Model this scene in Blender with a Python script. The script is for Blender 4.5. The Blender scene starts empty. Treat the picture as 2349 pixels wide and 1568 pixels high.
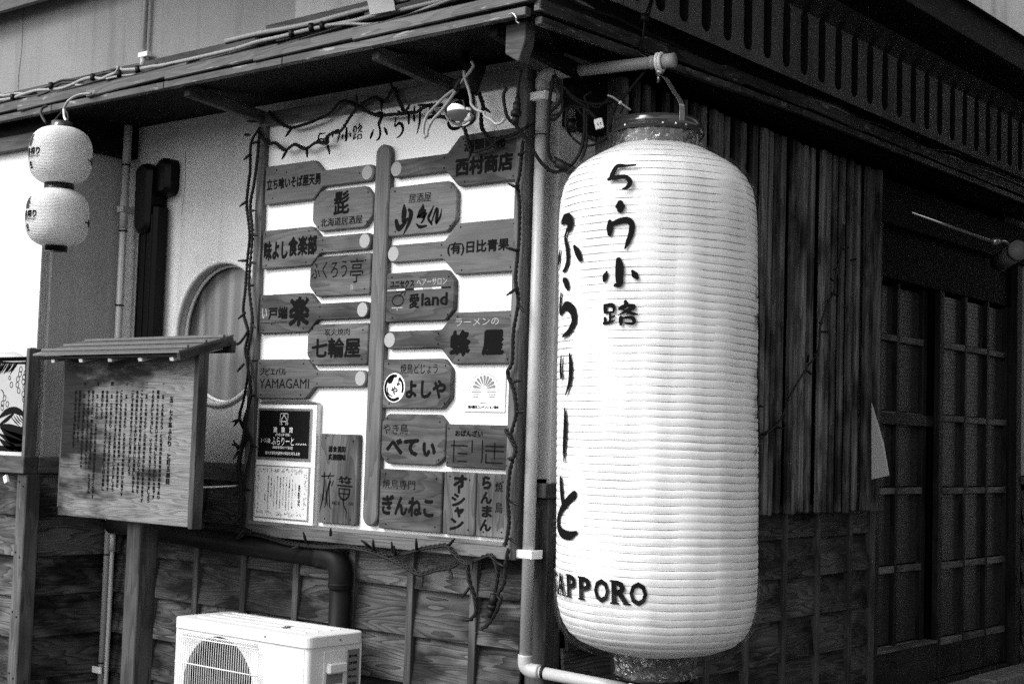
import bpy, math, random
from mathutils import Matrix, Vector
rnd = random.Random(7)
SC = bpy.context.scene
COL = SC.collection

# ------------------------------------------------------------------ camera
# world: corner of the building is the vertical line x=0,y=0; wall A (signs) is y=0 running to -x,
# wall B (slatted screen, doors) is x=0 running to +y; metres
CAM = Vector((3.2992, -4.2765, 1.45))
RM = Matrix(((0.774951, -0.0184600, -0.6317516), (0.6312668, 0.0714315, 0.7722692), (0.0308709, -0.9972747, 0.0670091)))
cam = bpy.data.cameras.new('camera'); co = bpy.data.objects.new('camera', cam); COL.objects.link(co)
r_, d_, f_ = RM.col[0], RM.col[1], RM.col[2]
m = Matrix((( r_[0], -d_[0], -f_[0], CAM[0]), (r_[1], -d_[1], -f_[1], CAM[1]), (r_[2], -d_[2], -f_[2], CAM[2]), (0, 0, 0, 1)))
co.matrix_world = m
cam.sensor_width = 36; cam.lens = 3378.5/2349*36; cam.clip_end = 500; cam.clip_start = 0.05
SC.camera = co
# ------------------------------------------------------------------ light
SUN_EL, SUN_AZ = 42, 203     # azimuth clockwise from +y
w = bpy.data.worlds.new("World"); SC.world = w; w.use_nodes = True
nt = w.node_tree; nt.nodes.clear()
sky = nt.nodes.new('ShaderNodeTexSky'); sky.sky_type = 'NISHITA'; sky.sun_disc = False
sky.sun_elevation = math.radians(SUN_EL); sky.sun_rotation = math.radians(SUN_AZ); sky.dust_density = 3; sky.air_density = 1.5
bw = nt.nodes.new('ShaderNodeRGBToBW'); bg = nt.nodes.new('ShaderNodeBackground'); wo = nt.nodes.new('ShaderNodeOutputWorld')
bg.inputs['Strength'].default_value = 0.15
nt.links.new(sky.outputs[0], bw.inputs[0]); nt.links.new(bw.outputs[0], bg.inputs['Color']); nt.links.new(bg.outputs[0], wo.inputs[0])
sl = bpy.data.lights.new('sun', 'SUN'); sl.energy = 1.3; sl.angle = math.radians(32); sl.color = (1, 1, 1)
so = bpy.data.objects.new('sun', sl); COL.objects.link(so)
sd = Vector((math.sin(math.radians(SUN_AZ))*math.cos(math.radians(SUN_EL)), math.cos(math.radians(SUN_AZ))*math.cos(math.radians(SUN_EL)), math.sin(math.radians(SUN_EL))))
so.rotation_euler = sd.to_track_quat('Z', 'Y').to_euler()
SC.view_settings.view_transform = 'Standard'; SC.view_settings.look = 'None'
SC.view_settings.gamma = 1; SC.view_settings.use_curve_mapping = False
SC.view_settings.exposure = 1.15
SC.cycles.use_denoising = False
SC.cycles.sample_clamp_indirect = 1.0; SC.cycles.sample_clamp_direct = 6
SC.cycles.use_adaptive_sampling = False
SC.cycles.max_bounces = 8; SC.cycles.transparent_max_bounces = 12

# ------------------------------------------------------------------ survey helpers (picture point -> point on a real wall plane)
S = 2349/2560
def _ray(x, y):
    return RM @ Vector(((x-1174.5)/3378.5, (y-784)/3378.5, 1))
def _on(ax, val, x, y):
    r = _ray(x, y); t = (val-CAM[ax])/r[ax]; return CAM + r*t
def A(x, y, o=0.0): return _on(1, -o, x, y)      # wall A, o metres in front of it
def B(x, y, o=0.0): return _on(0, o, x, y)       # wall B
def at(x, y, d): return CAM + _ray(x, y)*d
def cr(c):
    ox, oy, sc = c
    return lambda x, y: ((ox+x/sc)*S, (oy+y/sc)*S)
cT, cL, cM, cAC, cLM, cK, cBt, cE, c0 = map(cr, ((600,0,2.936),(560,280,1.4),(1250,0,3.136),(400,1330,4.1375),(1040,80,4.613),(1280,150,4.698),(880,1250,3.4155),(0,150,5.593),(0,0,2.613)))
c5, c6, c8, c7b, c4 = map(cr, ((0,600,2.613),(0,1109,2.613),(1860,600,2.613),(1900,1109,2.614),(1860,0,2.613)))

# ------------------------------------------------------------------ object helpers
W = {}
def link(o, parent=None, M=None):
    M = M or Matrix()
    COL.objects.link(o)
    W[o.name] = M
    if parent is not None:
        o.parent = parent
        o.matrix_basis = W[parent.name].inverted() @ M
    else:
        o.matrix_basis = M
    return o
def root(name, loc, label, cat, group=None, kind=None):
    o = bpy.data.objects.new(name, None); o.empty_display_size = .05
    link(o, None, Matrix.Translation(Vector(loc)))
    return tag(o, label, cat, group, kind)
def tag(o, label=None, cat=None, group=None, kind=None):
    if label: o['label'] = label
    if cat: o['category'] = cat
    if group: o['group'] = group
    if kind: o['kind'] = kind
    return o
def obj(name, me, parent=None, M=None, mat=None):
    o = bpy.data.objects.new(name, me)
    if mat is not None and not me.materials: me.materials.append(mat)
    return link(o, parent, M)
def mesh(name, vs, fs, mat=None, smooth=False):
    me = bpy.data.meshes.new(name); me.from_pydata([tuple(v) for v in vs], [], fs); me.update()
    if mat: me.materials.append(mat)
    if smooth: me.polygons.foreach_set('use_smooth', [True]*len(me.polygons))
    return me
_bx = {}
def box_me(L, Wd, T, bev, mat):
    k = (round(L, 4), round(Wd, 4), round(T, 4), bev, mat.name)
    if k in _bx: return _bx[k]
    a, b, c = L/2, Wd/2, T/2
    if bev <= 0:
        vs = [(x, y, z) for x in (-a, a) for y in (-b, b) for z in (-c, c)]
        fs = [(0,1,3,2), (4,6,7,5), (0,4,5,1), (2,3,7,6), (0,2,6,4), (1,5,7,3)]
        me = mesh('box', vs, fs, mat)
    else:
        e = min(bev, a*.9, b*.9, c*.9)
        # chamfer all edges: 24 verts
        vs = []; idx = {}
        for sx in (-1, 1):
            for sy in (-1, 1):
                for sz in (-1, 1):
                    for ax in range(3):
                        p = [sx*a, sy*b, sz*c]; q = [sx, sy, sz]
                        for k2 in range(3):
                            if k2 != ax: p[k2] -= q[k2]*e
                        idx[(sx, sy, sz, ax)] = len(vs); vs.append(p)
        fs = []
        for ax in range(3):
            o1, o2 = [i for i in range(3) if i != ax]
            for s in (-1, 1):
                f = []
                for (u, v) in ((-1,-1), (1,-1), (1,1), (-1,1)):
                    q = [0,0,0]; q[ax] = s; q[o1] = u; q[o2] = v
                    f.append(idx[(q[0], q[1], q[2], ax)])
                fs.append(f)
        for ax in range(3):
            o1, o2 = [i for i in range(3) if i != ax]
            for u in (-1, 1):
                for v in (-1, 1):
                    f = []
                    for s, fax in ((-1, o1), (1, o1), (1, o2), (-1, o2)):
                        q = [0,0,0]; q[ax] = s; q[o1] = u; q[o2] = v
                        f.append(idx[(q[0], q[1], q[2], fax)])
                    fs.append(f)
        for sx in (-1, 1):
            for sy in (-1, 1):
                for sz in (-1, 1):
                    fs.append([idx[(sx, sy, sz, k2)] for k2 in range(3)])
        me = mesh('box', vs, fs, mat)
        import bmesh
        bm = bmesh.new(); bm.from_mesh(me); bmesh.ops.recalc_face_normals(bm, faces=bm.faces); bm.to_mesh(me); bm.free()
    _bx[k] = me
    return me
def frame(p, ex, ey):
    ex = Vector(ex).normalized(); ey = Vector(ey); ez = ex.cross(ey).normalized(); ey = ez.cross(ex)
    return Matrix(((ex[0], ey[0], ez[0], p[0]), (ex[1], ey[1], ez[1], p[1]), (ex[2], ey[2], ez[2], p[2]), (0,0,0,1)))
def bar(name, p0, p1, wd, th, mat, parent=None, up=(0,0,1), bev=.0015):
    """box from p0 to p1 (its long axis = grain), width wd along 'up', thickness th across"""
    p0 = Vector(p0); p1 = Vector(p1)
    return obj(name, box_me((p1-p0).length, wd, th, bev, mat), parent, frame((p0+p1)/2, p1-p0, up))
def bb(name, x0, x1, y0, y1, z0, z1, mat, parent=None, bev=.0015):
    """axis aligned box; its long side becomes local x so grain follows it"""
    d = [x1-x0, y1-y0, z1-z0]; c = Vector(((x0+x1)/2, (y0+y1)/2, (z0+z1)/2))
    o = sorted(range(3), key=lambda i: -d[i]); ex = Vector((0,0,0)); ex[o[0]] = 1; ey = Vector((0,0,0)); ey[o[1]] = 1
    return obj(name, box_me(d[o[0]], d[o[1]], d[o[2]], bev, mat), parent, frame(c, ex, ey))
def cat(pts, n=6):
    P = [Vector(p) for p in pts]
    if len(P) < 3: return P
    Q = [P[0]*2-P[1]]+P+[P[-1]*2-P[-2]]; out = []
    for i in range(1, len(Q)-2):
        for k in range(n):
            t = k/n; a, b, c, d = Q[i-1], Q[i], Q[i+1], Q[i+2]
            out.append(.5*((2*b)+(c-a)*t+(2*a-5*b+4*c-d)*t*t+(3*b-a-3*c+d)*t**3))
    out.append(P[-1]); return out
def tube_geo(pts, r, n=8, cap=True, vs=None, fs=None, rad=None):
    vs = [] if vs is None else vs; fs = [] if fs is None else fs
    P = [Vector(p) for p in pts]; b0 = len(vs)
    t = (P[1]-P[0]).normalized(); nrm = t.orthogonal().normalized()
    for i, p in enumerate(P):
        t2 = (P[min(i+1, len(P)-1)]-P[max(i-1, 0)])
        if t2.length < 1e-9: t2 = t
        t2.normalize(); nrm = (nrm-t2*nrm.dot(t2)).normalized(); bi = t2.cross(nrm)
        rr = rad[i] if rad else r
        for k in range(n):
            a = 2*math.pi*k/n; vs.append(p+(nrm*math.cos(a)+bi*math.sin(a))*rr)
    for i in range(len(P)-1):
        for k in range(n):
            a = b0+i*n+k; b = b0+i*n+(k+1) % n; fs.append((a, b, b+n, a+n))
    if cap:
        fs.append([b0+k for k in range(n)][::-1]); fs.append([b0+(len(P)-1)*n+k for k in range(n)])
    return vs, fs
def tube(name, pts, r, mat, parent=None, n=8, smooth=6, rad=None):
    p = cat(pts, smooth) if smooth else [Vector(q) for q in pts]
    if rad and smooth: rad = None
    vs, fs = tube_geo(p, r, n, rad=rad)
    return obj(name, mesh(name, vs, fs, mat, True), parent)
def lathe_me(name, prof, n, mat, smooth=True, caps=False):
    vs = []; fs = []
    for r, z in prof:
        for k in range(n):
            a = 2*math.pi*k/n; vs.append((r*math.cos(a), r*math.sin(a), z))
    for i in range(len(prof)-1):
        for k in range(n):
            a = i*n+k; b = i*n+(k+1) % n; fs.append((a, b, b+n, a+n))
    if caps:
        fs.append([k for k in range(n)][::-1]); fs.append([(len(prof)-1)*n+k for k in range(n)])
    return mesh(name, vs, fs, mat, smooth)
def prism_me(name, poly, th, mat, bev=.003):
    """poly in local (x,y), front at z=+th/2, softened front edge"""
    n = len(poly); cx = sum(p[0] for p in poly)/n; cy = sum(p[1] for p in poly)/n
    # inset by moving along averaged normals
    ins = []
    for i in range(n):
        a = Vector(poly[i-1]); b = Vector(poly[i]); c = Vector(poly[(i+1) % n])
        n1 = Vector((-(b-a)[1], (b-a)[0])).normalized(); n2 = Vector((-(c-b)[1], (c-b)[0])).normalized()
        q = (n1+n2); q = q/max(q.length_squared/2, .5)
        ins.append(b+q*bev)
    vs = [(p[0], p[1], -th/2) for p in poly]+[(p[0], p[1], th/2-bev) for p in poly]+[(p[0], p[1], th/2) for p in ins]
    fs = [list(range(n))[::-1], [2*n+i for i in range(n)]]
    for l in (0, 1):
        for i in range(n):
            j = (i+1) % n; fs.append((l*n+i, l*n+j, (l+1)*n+j, (l+1)*n+i))
    return mesh(name, vs, fs, mat)
def rounded(poly, r, seg=3):
    out = []; n = len(poly)
    for i in range(n):
        a = Vector(poly[i-1]); b = Vector(poly[i]); c = Vector(poly[(i+1) % n])
        d1 = (a-b); d2 = (c-b); rr = min(r, d1.length*.45, d2.length*.45)
        p = b+d1.normalized()*rr; q = b+d2.normalized()*rr
        for k in range(seg+1):
            t = k/seg; out.append(tuple((1-t)**2*p+2*t*(1-t)*b+t*t*q))
    return out
def disc_me(name, r, mat, n=24, th=.002):
    return prism_me(name, [(r*math.cos(2*math.pi*k/n), r*math.sin(2*math.pi*k/n)) for k in range(n)], th, mat, th*.3)

# ------------------------------------------------------------------ materials (black and white film: all greys)
def new_mat(name, rough=.6, spec=.3):
    m = bpy.data.materials.new(name); m.use_nodes = True
    b = m.node_tree.nodes['Principled BSDF']; b.inputs['Roughness'].default_value = rough
    b.inputs['Specular IOR Level'].default_value = spec
    return m, m.node_tree, b
def g(v): return (v, v, v, 1)
def flat(name, v, rough=.6, spec=.3, metal=0, speck=0, bump=0, scale=60):
    m, t, b = new_mat(name, rough, spec); b.inputs['Metallic'].default_value = metal
    b.inputs['Base Color'].default_value = g(v)
    if speck or bump:
        tc = t.nodes.new('ShaderNodeTexCoord'); n = t.nodes.new('ShaderNodeTexNoise'); n.inputs['Scale'].default_value = scale; n.inputs['Detail'].default_value = 6
        t.links.new(tc.outputs['Object'], n.inputs['Vector'])
        if speck:
            r = t.nodes.new('ShaderNodeValToRGB'); r.color_ramp.elements[0].position = .3; r.color_ramp.elements[1].position = .7
            r.color_ramp.elements[0].color = g(max(0, v*(1-speck))); r.color_ramp.elements[1].color = g(min(.95, v*(1+speck*.4)))
            t.links.new(n.outputs[0], r.inputs[0]); t.links.new(r.outputs[0], b.inputs['Base Color'])
        if bump:
            bp = t.nodes.new('ShaderNodeBump'); bp.inputs['Strength'].default_value = bump; bp.inputs['Distance'].default_value = .004
            t.links.new(n.outputs[0], bp.inputs['Height']); t.links.new(bp.outputs[0], b.inputs['Normal'])
    return m
def math_n(t, op, a, b=None, c=None):
    n = t.nodes.new('ShaderNodeMath'); n.operation = op
    for i, v in enumerate((a, b, c)):
        if v is None: continue
        if isinstance(v, (int, float)): n.inputs[i].default_value = v
        else: t.links.new(v, n.inputs[i])
    return n.outputs[0]
def noise(t, vec, scale, detail=4, rough=.5):
    n = t.nodes.new('ShaderNodeTexNoise'); n.inputs['Scale'].default_value = scale; n.inputs['Detail'].default_value = detail; n.inputs['Roughness'].default_value = rough
    t.links.new(vec, n.inputs['Vector']); return n.outputs[0]
def ramp(t, fac, stops):
    r = t.nodes.new('ShaderNodeValToRGB'); e = r.color_ramp.elements
    while len(e) < len(stops): e.new(.5)
    for i, (p, v) in enumerate(stops): e[i].position = p; e[i].color = g(v)
    t.links.new(fac, r.inputs[0]); return r.outputs[0]
def wood(name, v, contrast=.5, rings=9, stain=.5, rough=.65, vary=.35, spec=.12, stretch=7, bump=.5, fine=1.0, big=1.3, bias=0):
    m, t, b = new_mat(name, .38 if 'eave' in name else max(rough,.5), .35 if 'eave' in name else min(spec,.12))
    tc = t.nodes.new('ShaderNodeTexCoord'); oi = t.nodes.new('ShaderNodeObjectInfo')
    cx = t.nodes.new('ShaderNodeCombineXYZ')
    for i, k in enumerate((91, 57, 33)): t.links.new(math_n(t, 'MULTIPLY', oi.outputs['Random'], k), cx.inputs[i])
    add = t.nodes.new('ShaderNodeVectorMath'); add.operation = 'ADD'; t.links.new(tc.outputs['Object'], add.inputs[0]); t.links.new(cx.outputs[0], add.inputs[1])
    def mp(sx, sy, sz):
        q = t.nodes.new('ShaderNodeVectorMath'); q.operation = 'MULTIPLY'; t.links.new(add.outputs[0], q.inputs[0]); q.inputs[1].default_value = (sx, sy, sz); return q.outputs[0]
    n1 = noise(t, mp(1.0, stretch, stretch), big, 2, .45)
    wv = math_n(t, 'MULTIPLY', n1, rings*1.5)
    wv = math_n(t, 'ADD', wv, math_n(t, 'MULTIPLY', noise(t, mp(2, 30, 30), 4, 2), .30))
    band = math_n(t, 'POWER', math_n(t, 'FRACT', wv), 1.8)
    band = math_n(t, 'SUBTRACT', 1.0, band)
    fib = noise(t, mp(5, 190, 190), 1.2, 3, .6)
    tone = math_n(t, 'ADD', math_n(t, 'MULTIPLY', band, contrast), math_n(t, 'MULTIPLY', fib, .9*fine))
    tone = math_n(t, 'SUBTRACT', tone, .45*fine+contrast*.58)
    big_n = noise(t, mp(1.6, 4.5, 4.5), 1.7, 4, .55)
    if bias:
        sx_ = t.nodes.new('ShaderNodeSeparateXYZ'); t.links.new(tc.outputs['Object'], sx_.inputs[0]); big_n = math_n(t, 'ADD', big_n, math_n(t, 'MULTIPLY_ADD', sx_.outputs[0], bias, .03))
    st = ramp(t, big_n, [(.39, 1-stain), (.55, 1.0), (.75, 1.15)])
    vr = math_n(t, 'MULTIPLY_ADD', oi.outputs['Random'], vary, 1-vary*.5)
    val = math_n(t, 'MULTIPLY', math_n(t, 'MULTIPLY_ADD', tone, v*1.1, v), math_n(t, 'MULTIPLY', st, vr))
    if 'eave' in name:
        fk = ramp(t, noise(t, mp(7, 45, 45), 1, 4, .6), [(.62, 0), (.66, .16), (1, .2)]); val = math_n(t, 'ADD', val, fk)
    val = math_n(t, 'MAXIMUM', val, .004)
    cmb = t.nodes.new('ShaderNodeCombineColor')
    for i in range(3): t.links.new(val, cmb.inputs[i])
    t.links.new(cmb.outputs[0], b.inputs['Base Color'])
    bp = t.nodes.new('ShaderNodeBump'); bp.inputs['Strength'].default_value = bump; bp.inputs['Distance'].default_value = .002
    t.links.new(tone, bp.inputs['Height']); t.links.new(bp.outputs[0], b.inputs['Normal'])
    return m
def stucco(name, v, streak=.16, speck=.30):
    m, t, b = new_mat(name, .9, .15)
    tc = t.nodes.new('ShaderNodeTexCoord'); geo = t.nodes.new('ShaderNodeNewGeometry'); pos = geo.outputs['Position']
    n1 = noise(t, pos, 260, 3, .7); n2 = noise(t, pos, 1.3, 5, .6); n3 = noise(t, pos, 75, 5, .6)
    sp = ramp(t, n1, [(.28, 1-speck), (.5, 1.0), (.8, 1.05)])
    sp2 = ramp(t, n3, [(.27, .45), (.34, 1.0), (1, 1)])
    st = ramp(t, n2, [(.3, 1-streak), (.7, 1.04)])
    q = t.nodes.new('ShaderNodeVectorMath'); q.operation = 'MULTIPLY'; t.links.new(pos, q.inputs[0]); q.inputs[1].default_value = (5, 5, .35)
    dr = ramp(t, noise(t, q.outputs[0], 1.6, 5, .6), [(.33, 1-streak*1.2), (.5, 1), (1, 1)])
    val = math_n(t, 'MULTIPLY', math_n(t, 'MULTIPLY', sp, sp2), math_n(t, 'MULTIPLY', st, dr)); val = math_n(t, 'MULTIPLY', val, v)
    cmb = t.nodes.new('ShaderNodeCombineColor')
    for i in range(3): t.links.new(val, cmb.inputs[i])
    t.links.new(cmb.outputs[0], b.inputs['Base Color'])
    bp = t.nodes.new('ShaderNodeBump'); bp.inputs['Strength'].default_value = .6; bp.inputs['Distance'].default_value = .004
    t.links.new(math_n(t, 'ADD', n3, math_n(t, 'MULTIPLY', n1, .3)), bp.inputs['Height']); t.links.new(bp.outputs[0], b.inputs['Normal'])
    return m
M = {}
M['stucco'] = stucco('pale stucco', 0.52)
M['stucco_r'] = stucco('shade-darkened return stucco', 0.39, .15)  # same stucco, shade of the side face put into its colour
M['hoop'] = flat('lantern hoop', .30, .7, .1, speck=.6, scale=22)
M['slotm'] = flat('slot plaster darkened as shade', .12, .9, .1, speck=.3, scale=40)  # shade inside the slots put into a darker plaster colour
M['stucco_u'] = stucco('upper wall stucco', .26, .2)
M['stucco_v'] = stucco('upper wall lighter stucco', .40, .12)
M['stucco_lit'] = stucco('lighter stucco', 0.72, .05)  # same stucco, stronger light on the left block put into its colour
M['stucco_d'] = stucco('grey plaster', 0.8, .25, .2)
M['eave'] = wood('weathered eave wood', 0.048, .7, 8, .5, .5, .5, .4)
M['soffit'] = wood('dark soffit boards toned for shade', 0.006, .5, 6, .3, .7, .3, .1)  # black shadow under the eaves put into the boards' colour
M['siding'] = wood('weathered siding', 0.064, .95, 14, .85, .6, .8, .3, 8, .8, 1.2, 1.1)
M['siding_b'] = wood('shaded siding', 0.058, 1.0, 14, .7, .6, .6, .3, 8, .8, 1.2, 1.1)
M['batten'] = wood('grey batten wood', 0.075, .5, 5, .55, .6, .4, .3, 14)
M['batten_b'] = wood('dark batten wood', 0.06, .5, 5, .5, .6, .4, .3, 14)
M['post'] = wood('post wood', 0.05, .5, 5, .6, .6, .2, .25, 12)
M['frame'] = wood('panel frame wood', 0.11, .45, 5, .35, .5, .25, .3, 14)
M['slat'] = wood('aged slat wood', 0.1, .8, 5, .8, .55, 1.3, .35, 16)
M['sign'] = wood('oiled sign wood', 0.082, .5, 9, .55, .5, .7, .35, 6, .3)
M['sign_l'] = wood('pale oiled sign wood', 0.105, .22, 8, .2, .5, .15, .35, 6, .2)
M['pole'] = wood('directory strip wood', 0.11, .4, 6, .2, .5, .1, .35, 9, .3)
M['notice'] = wood('weathered notice wood', 0.13, .55, 12, .92, .6, .1, .3, 12, .6, 1.6, 1.2, .34)
M['trim'] = wood('ledge wood', 0.07, .5, 5, .5, .55, .3, .3, 10)
M['doorw'] = wood('blackened door wood', 0.016, .6, 5, .5, .45, .4, .4, 12)
M['doorrail'] = wood('worn door rail wood', 0.11, .6, 5, .6, .4, .4, .5, 12)
M['pale'] = wood('pale new wood', .42, .3, 6, .2, .6, .2)
M['panel'] = flat('white panel board', .84, .45, .4, speck=.05, bump=.05, scale=220)
M['disc'] = flat('pale round inlay', 0.3, .7, speck=.15, scale=400)
M['ink'] = flat('black paint', .006, .7, .03)
M['ink_l'] = flat('grey paint', .30, .5)
M['inkw'] = flat('white paint', .80, .5)
M['pvc'] = flat('grey pvc', 0.37, .4, .45, speck=.12, bump=.1, scale=90)
M['pvc_d'] = flat('brown downpipe plastic', 0.008, .5, .08, speck=.2, scale=30)
M['white'] = flat('white plastic', .85, .35, .5)
M['black'] = flat('black rubber', .008, .5, .15)
M['gblack'] = flat('glossy black duct', .003, .3, .12)
M['cable'] = flat('grey cable', 0.26, .45, .4, speck=.15, scale=50)
M['cable_d'] = flat('dark cable', .022, .45, .2)
M['steel'] = flat('polished steel', .55, .22, .5, metal=.85)
M['steel_b'] = flat('blackened steel', .05, .16, .7, metal=.3)
M['roofm'] = flat('grey sheet metal', 0.1, .35, .5, metal=.2, speck=.15, scale=25)
M['ac'] = flat('ivory enamel', 0.66, .4, .45, speck=.10, bump=.04, scale=160)
M['acdark'] = flat('fan cavity', .012, .7)
M['fan'] = flat('fan plastic', .02, .5)
M['label'] = flat('grey label', 0.16, .5)
M['asphalt'] = flat('asphalt', .055, .9, .2, speck=.6, bump=.8, scale=120)
M['kerb'] = flat('kerb concrete', .20, .9, .2, speck=.5, bump=1.0, scale=26)
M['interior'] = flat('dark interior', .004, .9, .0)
M['paper'] = flat('white paper', 0.62, .7, .2, speck=.04, scale=40)
M['plate'] = flat('black plate', .006, .3, .25)
M['print'] = flat('printed paper', .34, .7, .2, speck=.08, scale=30)
M['alu'] = flat('aluminium strip', .40, .3, .5, metal=.7)
M['tin'] = flat('pale corrugated sheet', .72, .5, .3, speck=.25, scale=4)
# paper of lanterns: thin and slightly translucent
def lantern_mat(name, v, tr=.18, dirt=.1):
    m, t, b = new_mat(name, .45, .35)
    geo = t.nodes.new('ShaderNodeNewGeometry'); n = noise(t, geo.outputs['Position'], 3, 6, .65)
    q = t.nodes.new('ShaderNodeVectorMath'); q.operation = 'MULTIPLY'; t.links.new(geo.outputs['Position'], q.inputs[0]); q.inputs[1].default_value = (14, 14, .5)
    q2 = t.nodes.new('ShaderNodeVectorMath'); q2.operation = 'MULTIPLY'; t.links.new(geo.outputs['Position'], q2.inputs[0]); q2.inputs[1].default_value = (9, 9, 60)
    n2 = math_n(t, 'MULTIPLY', ramp(t, noise(t, q.outputs[0], 1, 2), [(.4, .90), (.5, 1), (1, 1)]), ramp(t, noise(t, q2.outputs[0], 1, 5, .65), [(.24, .72), (.40, 1), (1, 1)]))
    c0_ = ramp(t, n, [(.3, v*(1-dirt)), (.6, v)])
    mm = math_n(t, 'MULTIPLY', c0_, n2); c_ = t.nodes.new('ShaderNodeCombineColor')
    for i_ in range(3): t.links.new(mm, c_.inputs[i_])
    c = c_.outputs[0]
    t.links.new(c, b.inputs['Base Color'])
    tl = t.nodes.new('ShaderNodeBsdfTranslucent'); t.links.new(c, tl.inputs['Color'])
    mx = t.nodes.new('ShaderNodeMixShader'); mx.inputs[0].default_value = tr
    out = t.nodes['Material Output']; t.links.new(b.outputs[0], mx.inputs[1]); t.links.new(tl.outputs[0], mx.inputs[2]); t.links.new(mx.outputs[0], out.inputs[0])
    return m
M['lantern'] = lantern_mat('white lantern vinyl', 0.8, .2, .08)
M['lantern_s'] = lantern_mat('ribbed lantern paper', 0.74, .2, .08)
def film_mat(name, base=.06, gl=.5, bumpscale=18, bump=1.0):
    m = bpy.data.materials.new(name); m.use_nodes = True; t = m.node_tree; t.nodes.remove(t.nodes['Principled BSDF'])
    tr = t.nodes.new('ShaderNodeBsdfTransparent'); gs = t.nodes.new('ShaderNodeBsdfGlossy'); gs.inputs['Roughness'].default_value = .12
    df = t.nodes.new('ShaderNodeBsdfDiffuse'); df.inputs['Color'].default_value = g(.8)
    geo = t.nodes.new('ShaderNodeNewGeometry'); n = noise(t, geo.outputs['Position'], bumpscale, 3, .55)
    v = math_n(t, 'ABSOLUTE', math_n(t, 'SUBTRACT', n, .5))
    bp = t.nodes.new('ShaderNodeBump'); bp.inputs['Strength'].default_value = bump; bp.inputs['Distance'].default_value = .02; t.links.new(v, bp.inputs['Height']); t.links.new(bp.outputs[0], gs.inputs['Normal'])
    fr = t.nodes.new('ShaderNodeFresnel'); fr.inputs['IOR'].default_value = 1.45; t.links.new(bp.outputs[0], fr.inputs['Normal'])
    m1 = t.nodes.new('ShaderNodeMixShader'); t.links.new(math_n(t, 'MINIMUM', math_n(t, 'MULTIPLY', fr.outputs[0], gl), .22), m1.inputs[0]); t.links.new(tr.outputs[0], m1.inputs[1]); t.links.new(gs.outputs[0], m1.inputs[2])
    m2 = t.nodes.new('ShaderNodeMixShader'); cre = ramp(t, v, [(0, base*3.5), (.02, base)]); t.links.new(cre, m2.inputs[0]); t.links.new(m1.outputs[0], m2.inputs[1]); t.links.new(df.outputs[0], m2.inputs[2])
    t.links.new(m2.outputs[0], t.nodes['Material Output'].inputs[0]); return m
M['film'] = film_mat('clear plastic wrap', .006, .18, 7, .3)
M['film2'] = film_mat('crinkled clear wrap', .03, 1.6, 16, 1.0)
def glass_mat(name, v, rough, pattern=False):
    m, t, b = new_mat(name, rough, .5); b.inputs['Base Color'].default_value = g(v); b.inputs['Specular IOR Level'].default_value = .25
    if pattern:
        tc = t.nodes.new('ShaderNodeTexCoord'); q = t.nodes.new('ShaderNodeTexBrick'); q.inputs['Scale'].default_value = 1
        q.inputs['Brick Width'].default_value = .009; q.inputs['Row Height'].default_value = .022; q.inputs['Mortar Size'].default_value = .0016
        q.inputs['Mortar Smooth'].default_value = .8
        q.inputs['Color1'].default_value = g(v); q.inputs['Color2'].default_value = g(v*2.4); q.inputs['Mortar'].default_value = g(v*6)
        t.links.new(tc.outputs['Object'], q.inputs['Vector']); t.links.new(q.outputs[0], b.inputs['Base Color'])
        bp = t.nodes.new('ShaderNodeBump'); bp.inputs['Strength'].default_value = 1; bp.inputs['Distance'].default_value = .003; bp.invert = True
        t.links.new(q.outputs[1], bp.inputs['Height']); t.links.new(bp.outputs[0], b.inputs['Normal'])
    return m
M['figured'] = glass_mat('figured glass', .012, .35, True)
# round window pane: grey glass with curtain folds behind
def curtain_glass():
    m, t, b = new_mat('window glass over curtain', .25, .5)
    geo = t.nodes.new('ShaderNodeNewGeometry'); q = t.nodes.new('ShaderNodeVectorMath'); q.operation = 'MULTIPLY'; t.links.new(geo.outputs['Position'], q.inputs[0]); q.inputs[1].default_value = (6, 1, .25)
    c = ramp(t, noise(t, q.outputs[0], 2.2, 3, .5), [(.35, .07), (.5, .12), (.62, .20)])
    t.links.new(c, b.inputs['Base Color']); return m
M['curtain'] = curtain_glass()

# ------------------------------------------------------------------ lettering: flat glyph meshes
_tx = {}
def text_me(s, bold=0, vertical=False):
    k = (s, bold, vertical)
    if k in _tx: return _tx[k]
    c = bpy.data.curves.new('lettering', 'FONT'); c.body = '\n'.join(s) if vertical else s
    c.size = 1; c.offset = bold; c.resolution_u = 2; c.align_x = 'CENTER' if vertical else 'LEFT'
    if vertical: c.space_line = .95
    o = bpy.data.objects.new('lettering_tmp', c); COL.objects.link(o)
    dg = bpy.context.evaluated_depsgraph_get(); dg.update()
    me = bpy.data.meshes.new_from_object(o.evaluated_get(dg))
    bpy.data.objects.remove(o); bpy.data.curves.remove(c)
    xs = [v.co.x for v in me.vertices]; ys = [v.co.y for v in me.vertices]
    r = ([tuple(v.co) for v in me.vertices], [tuple(p.vertices) for p in me.polygons], min(xs), max(xs), min(ys), max(ys))
    bpy.data.meshes.remove(me); _tx[k] = r; return r
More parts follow.
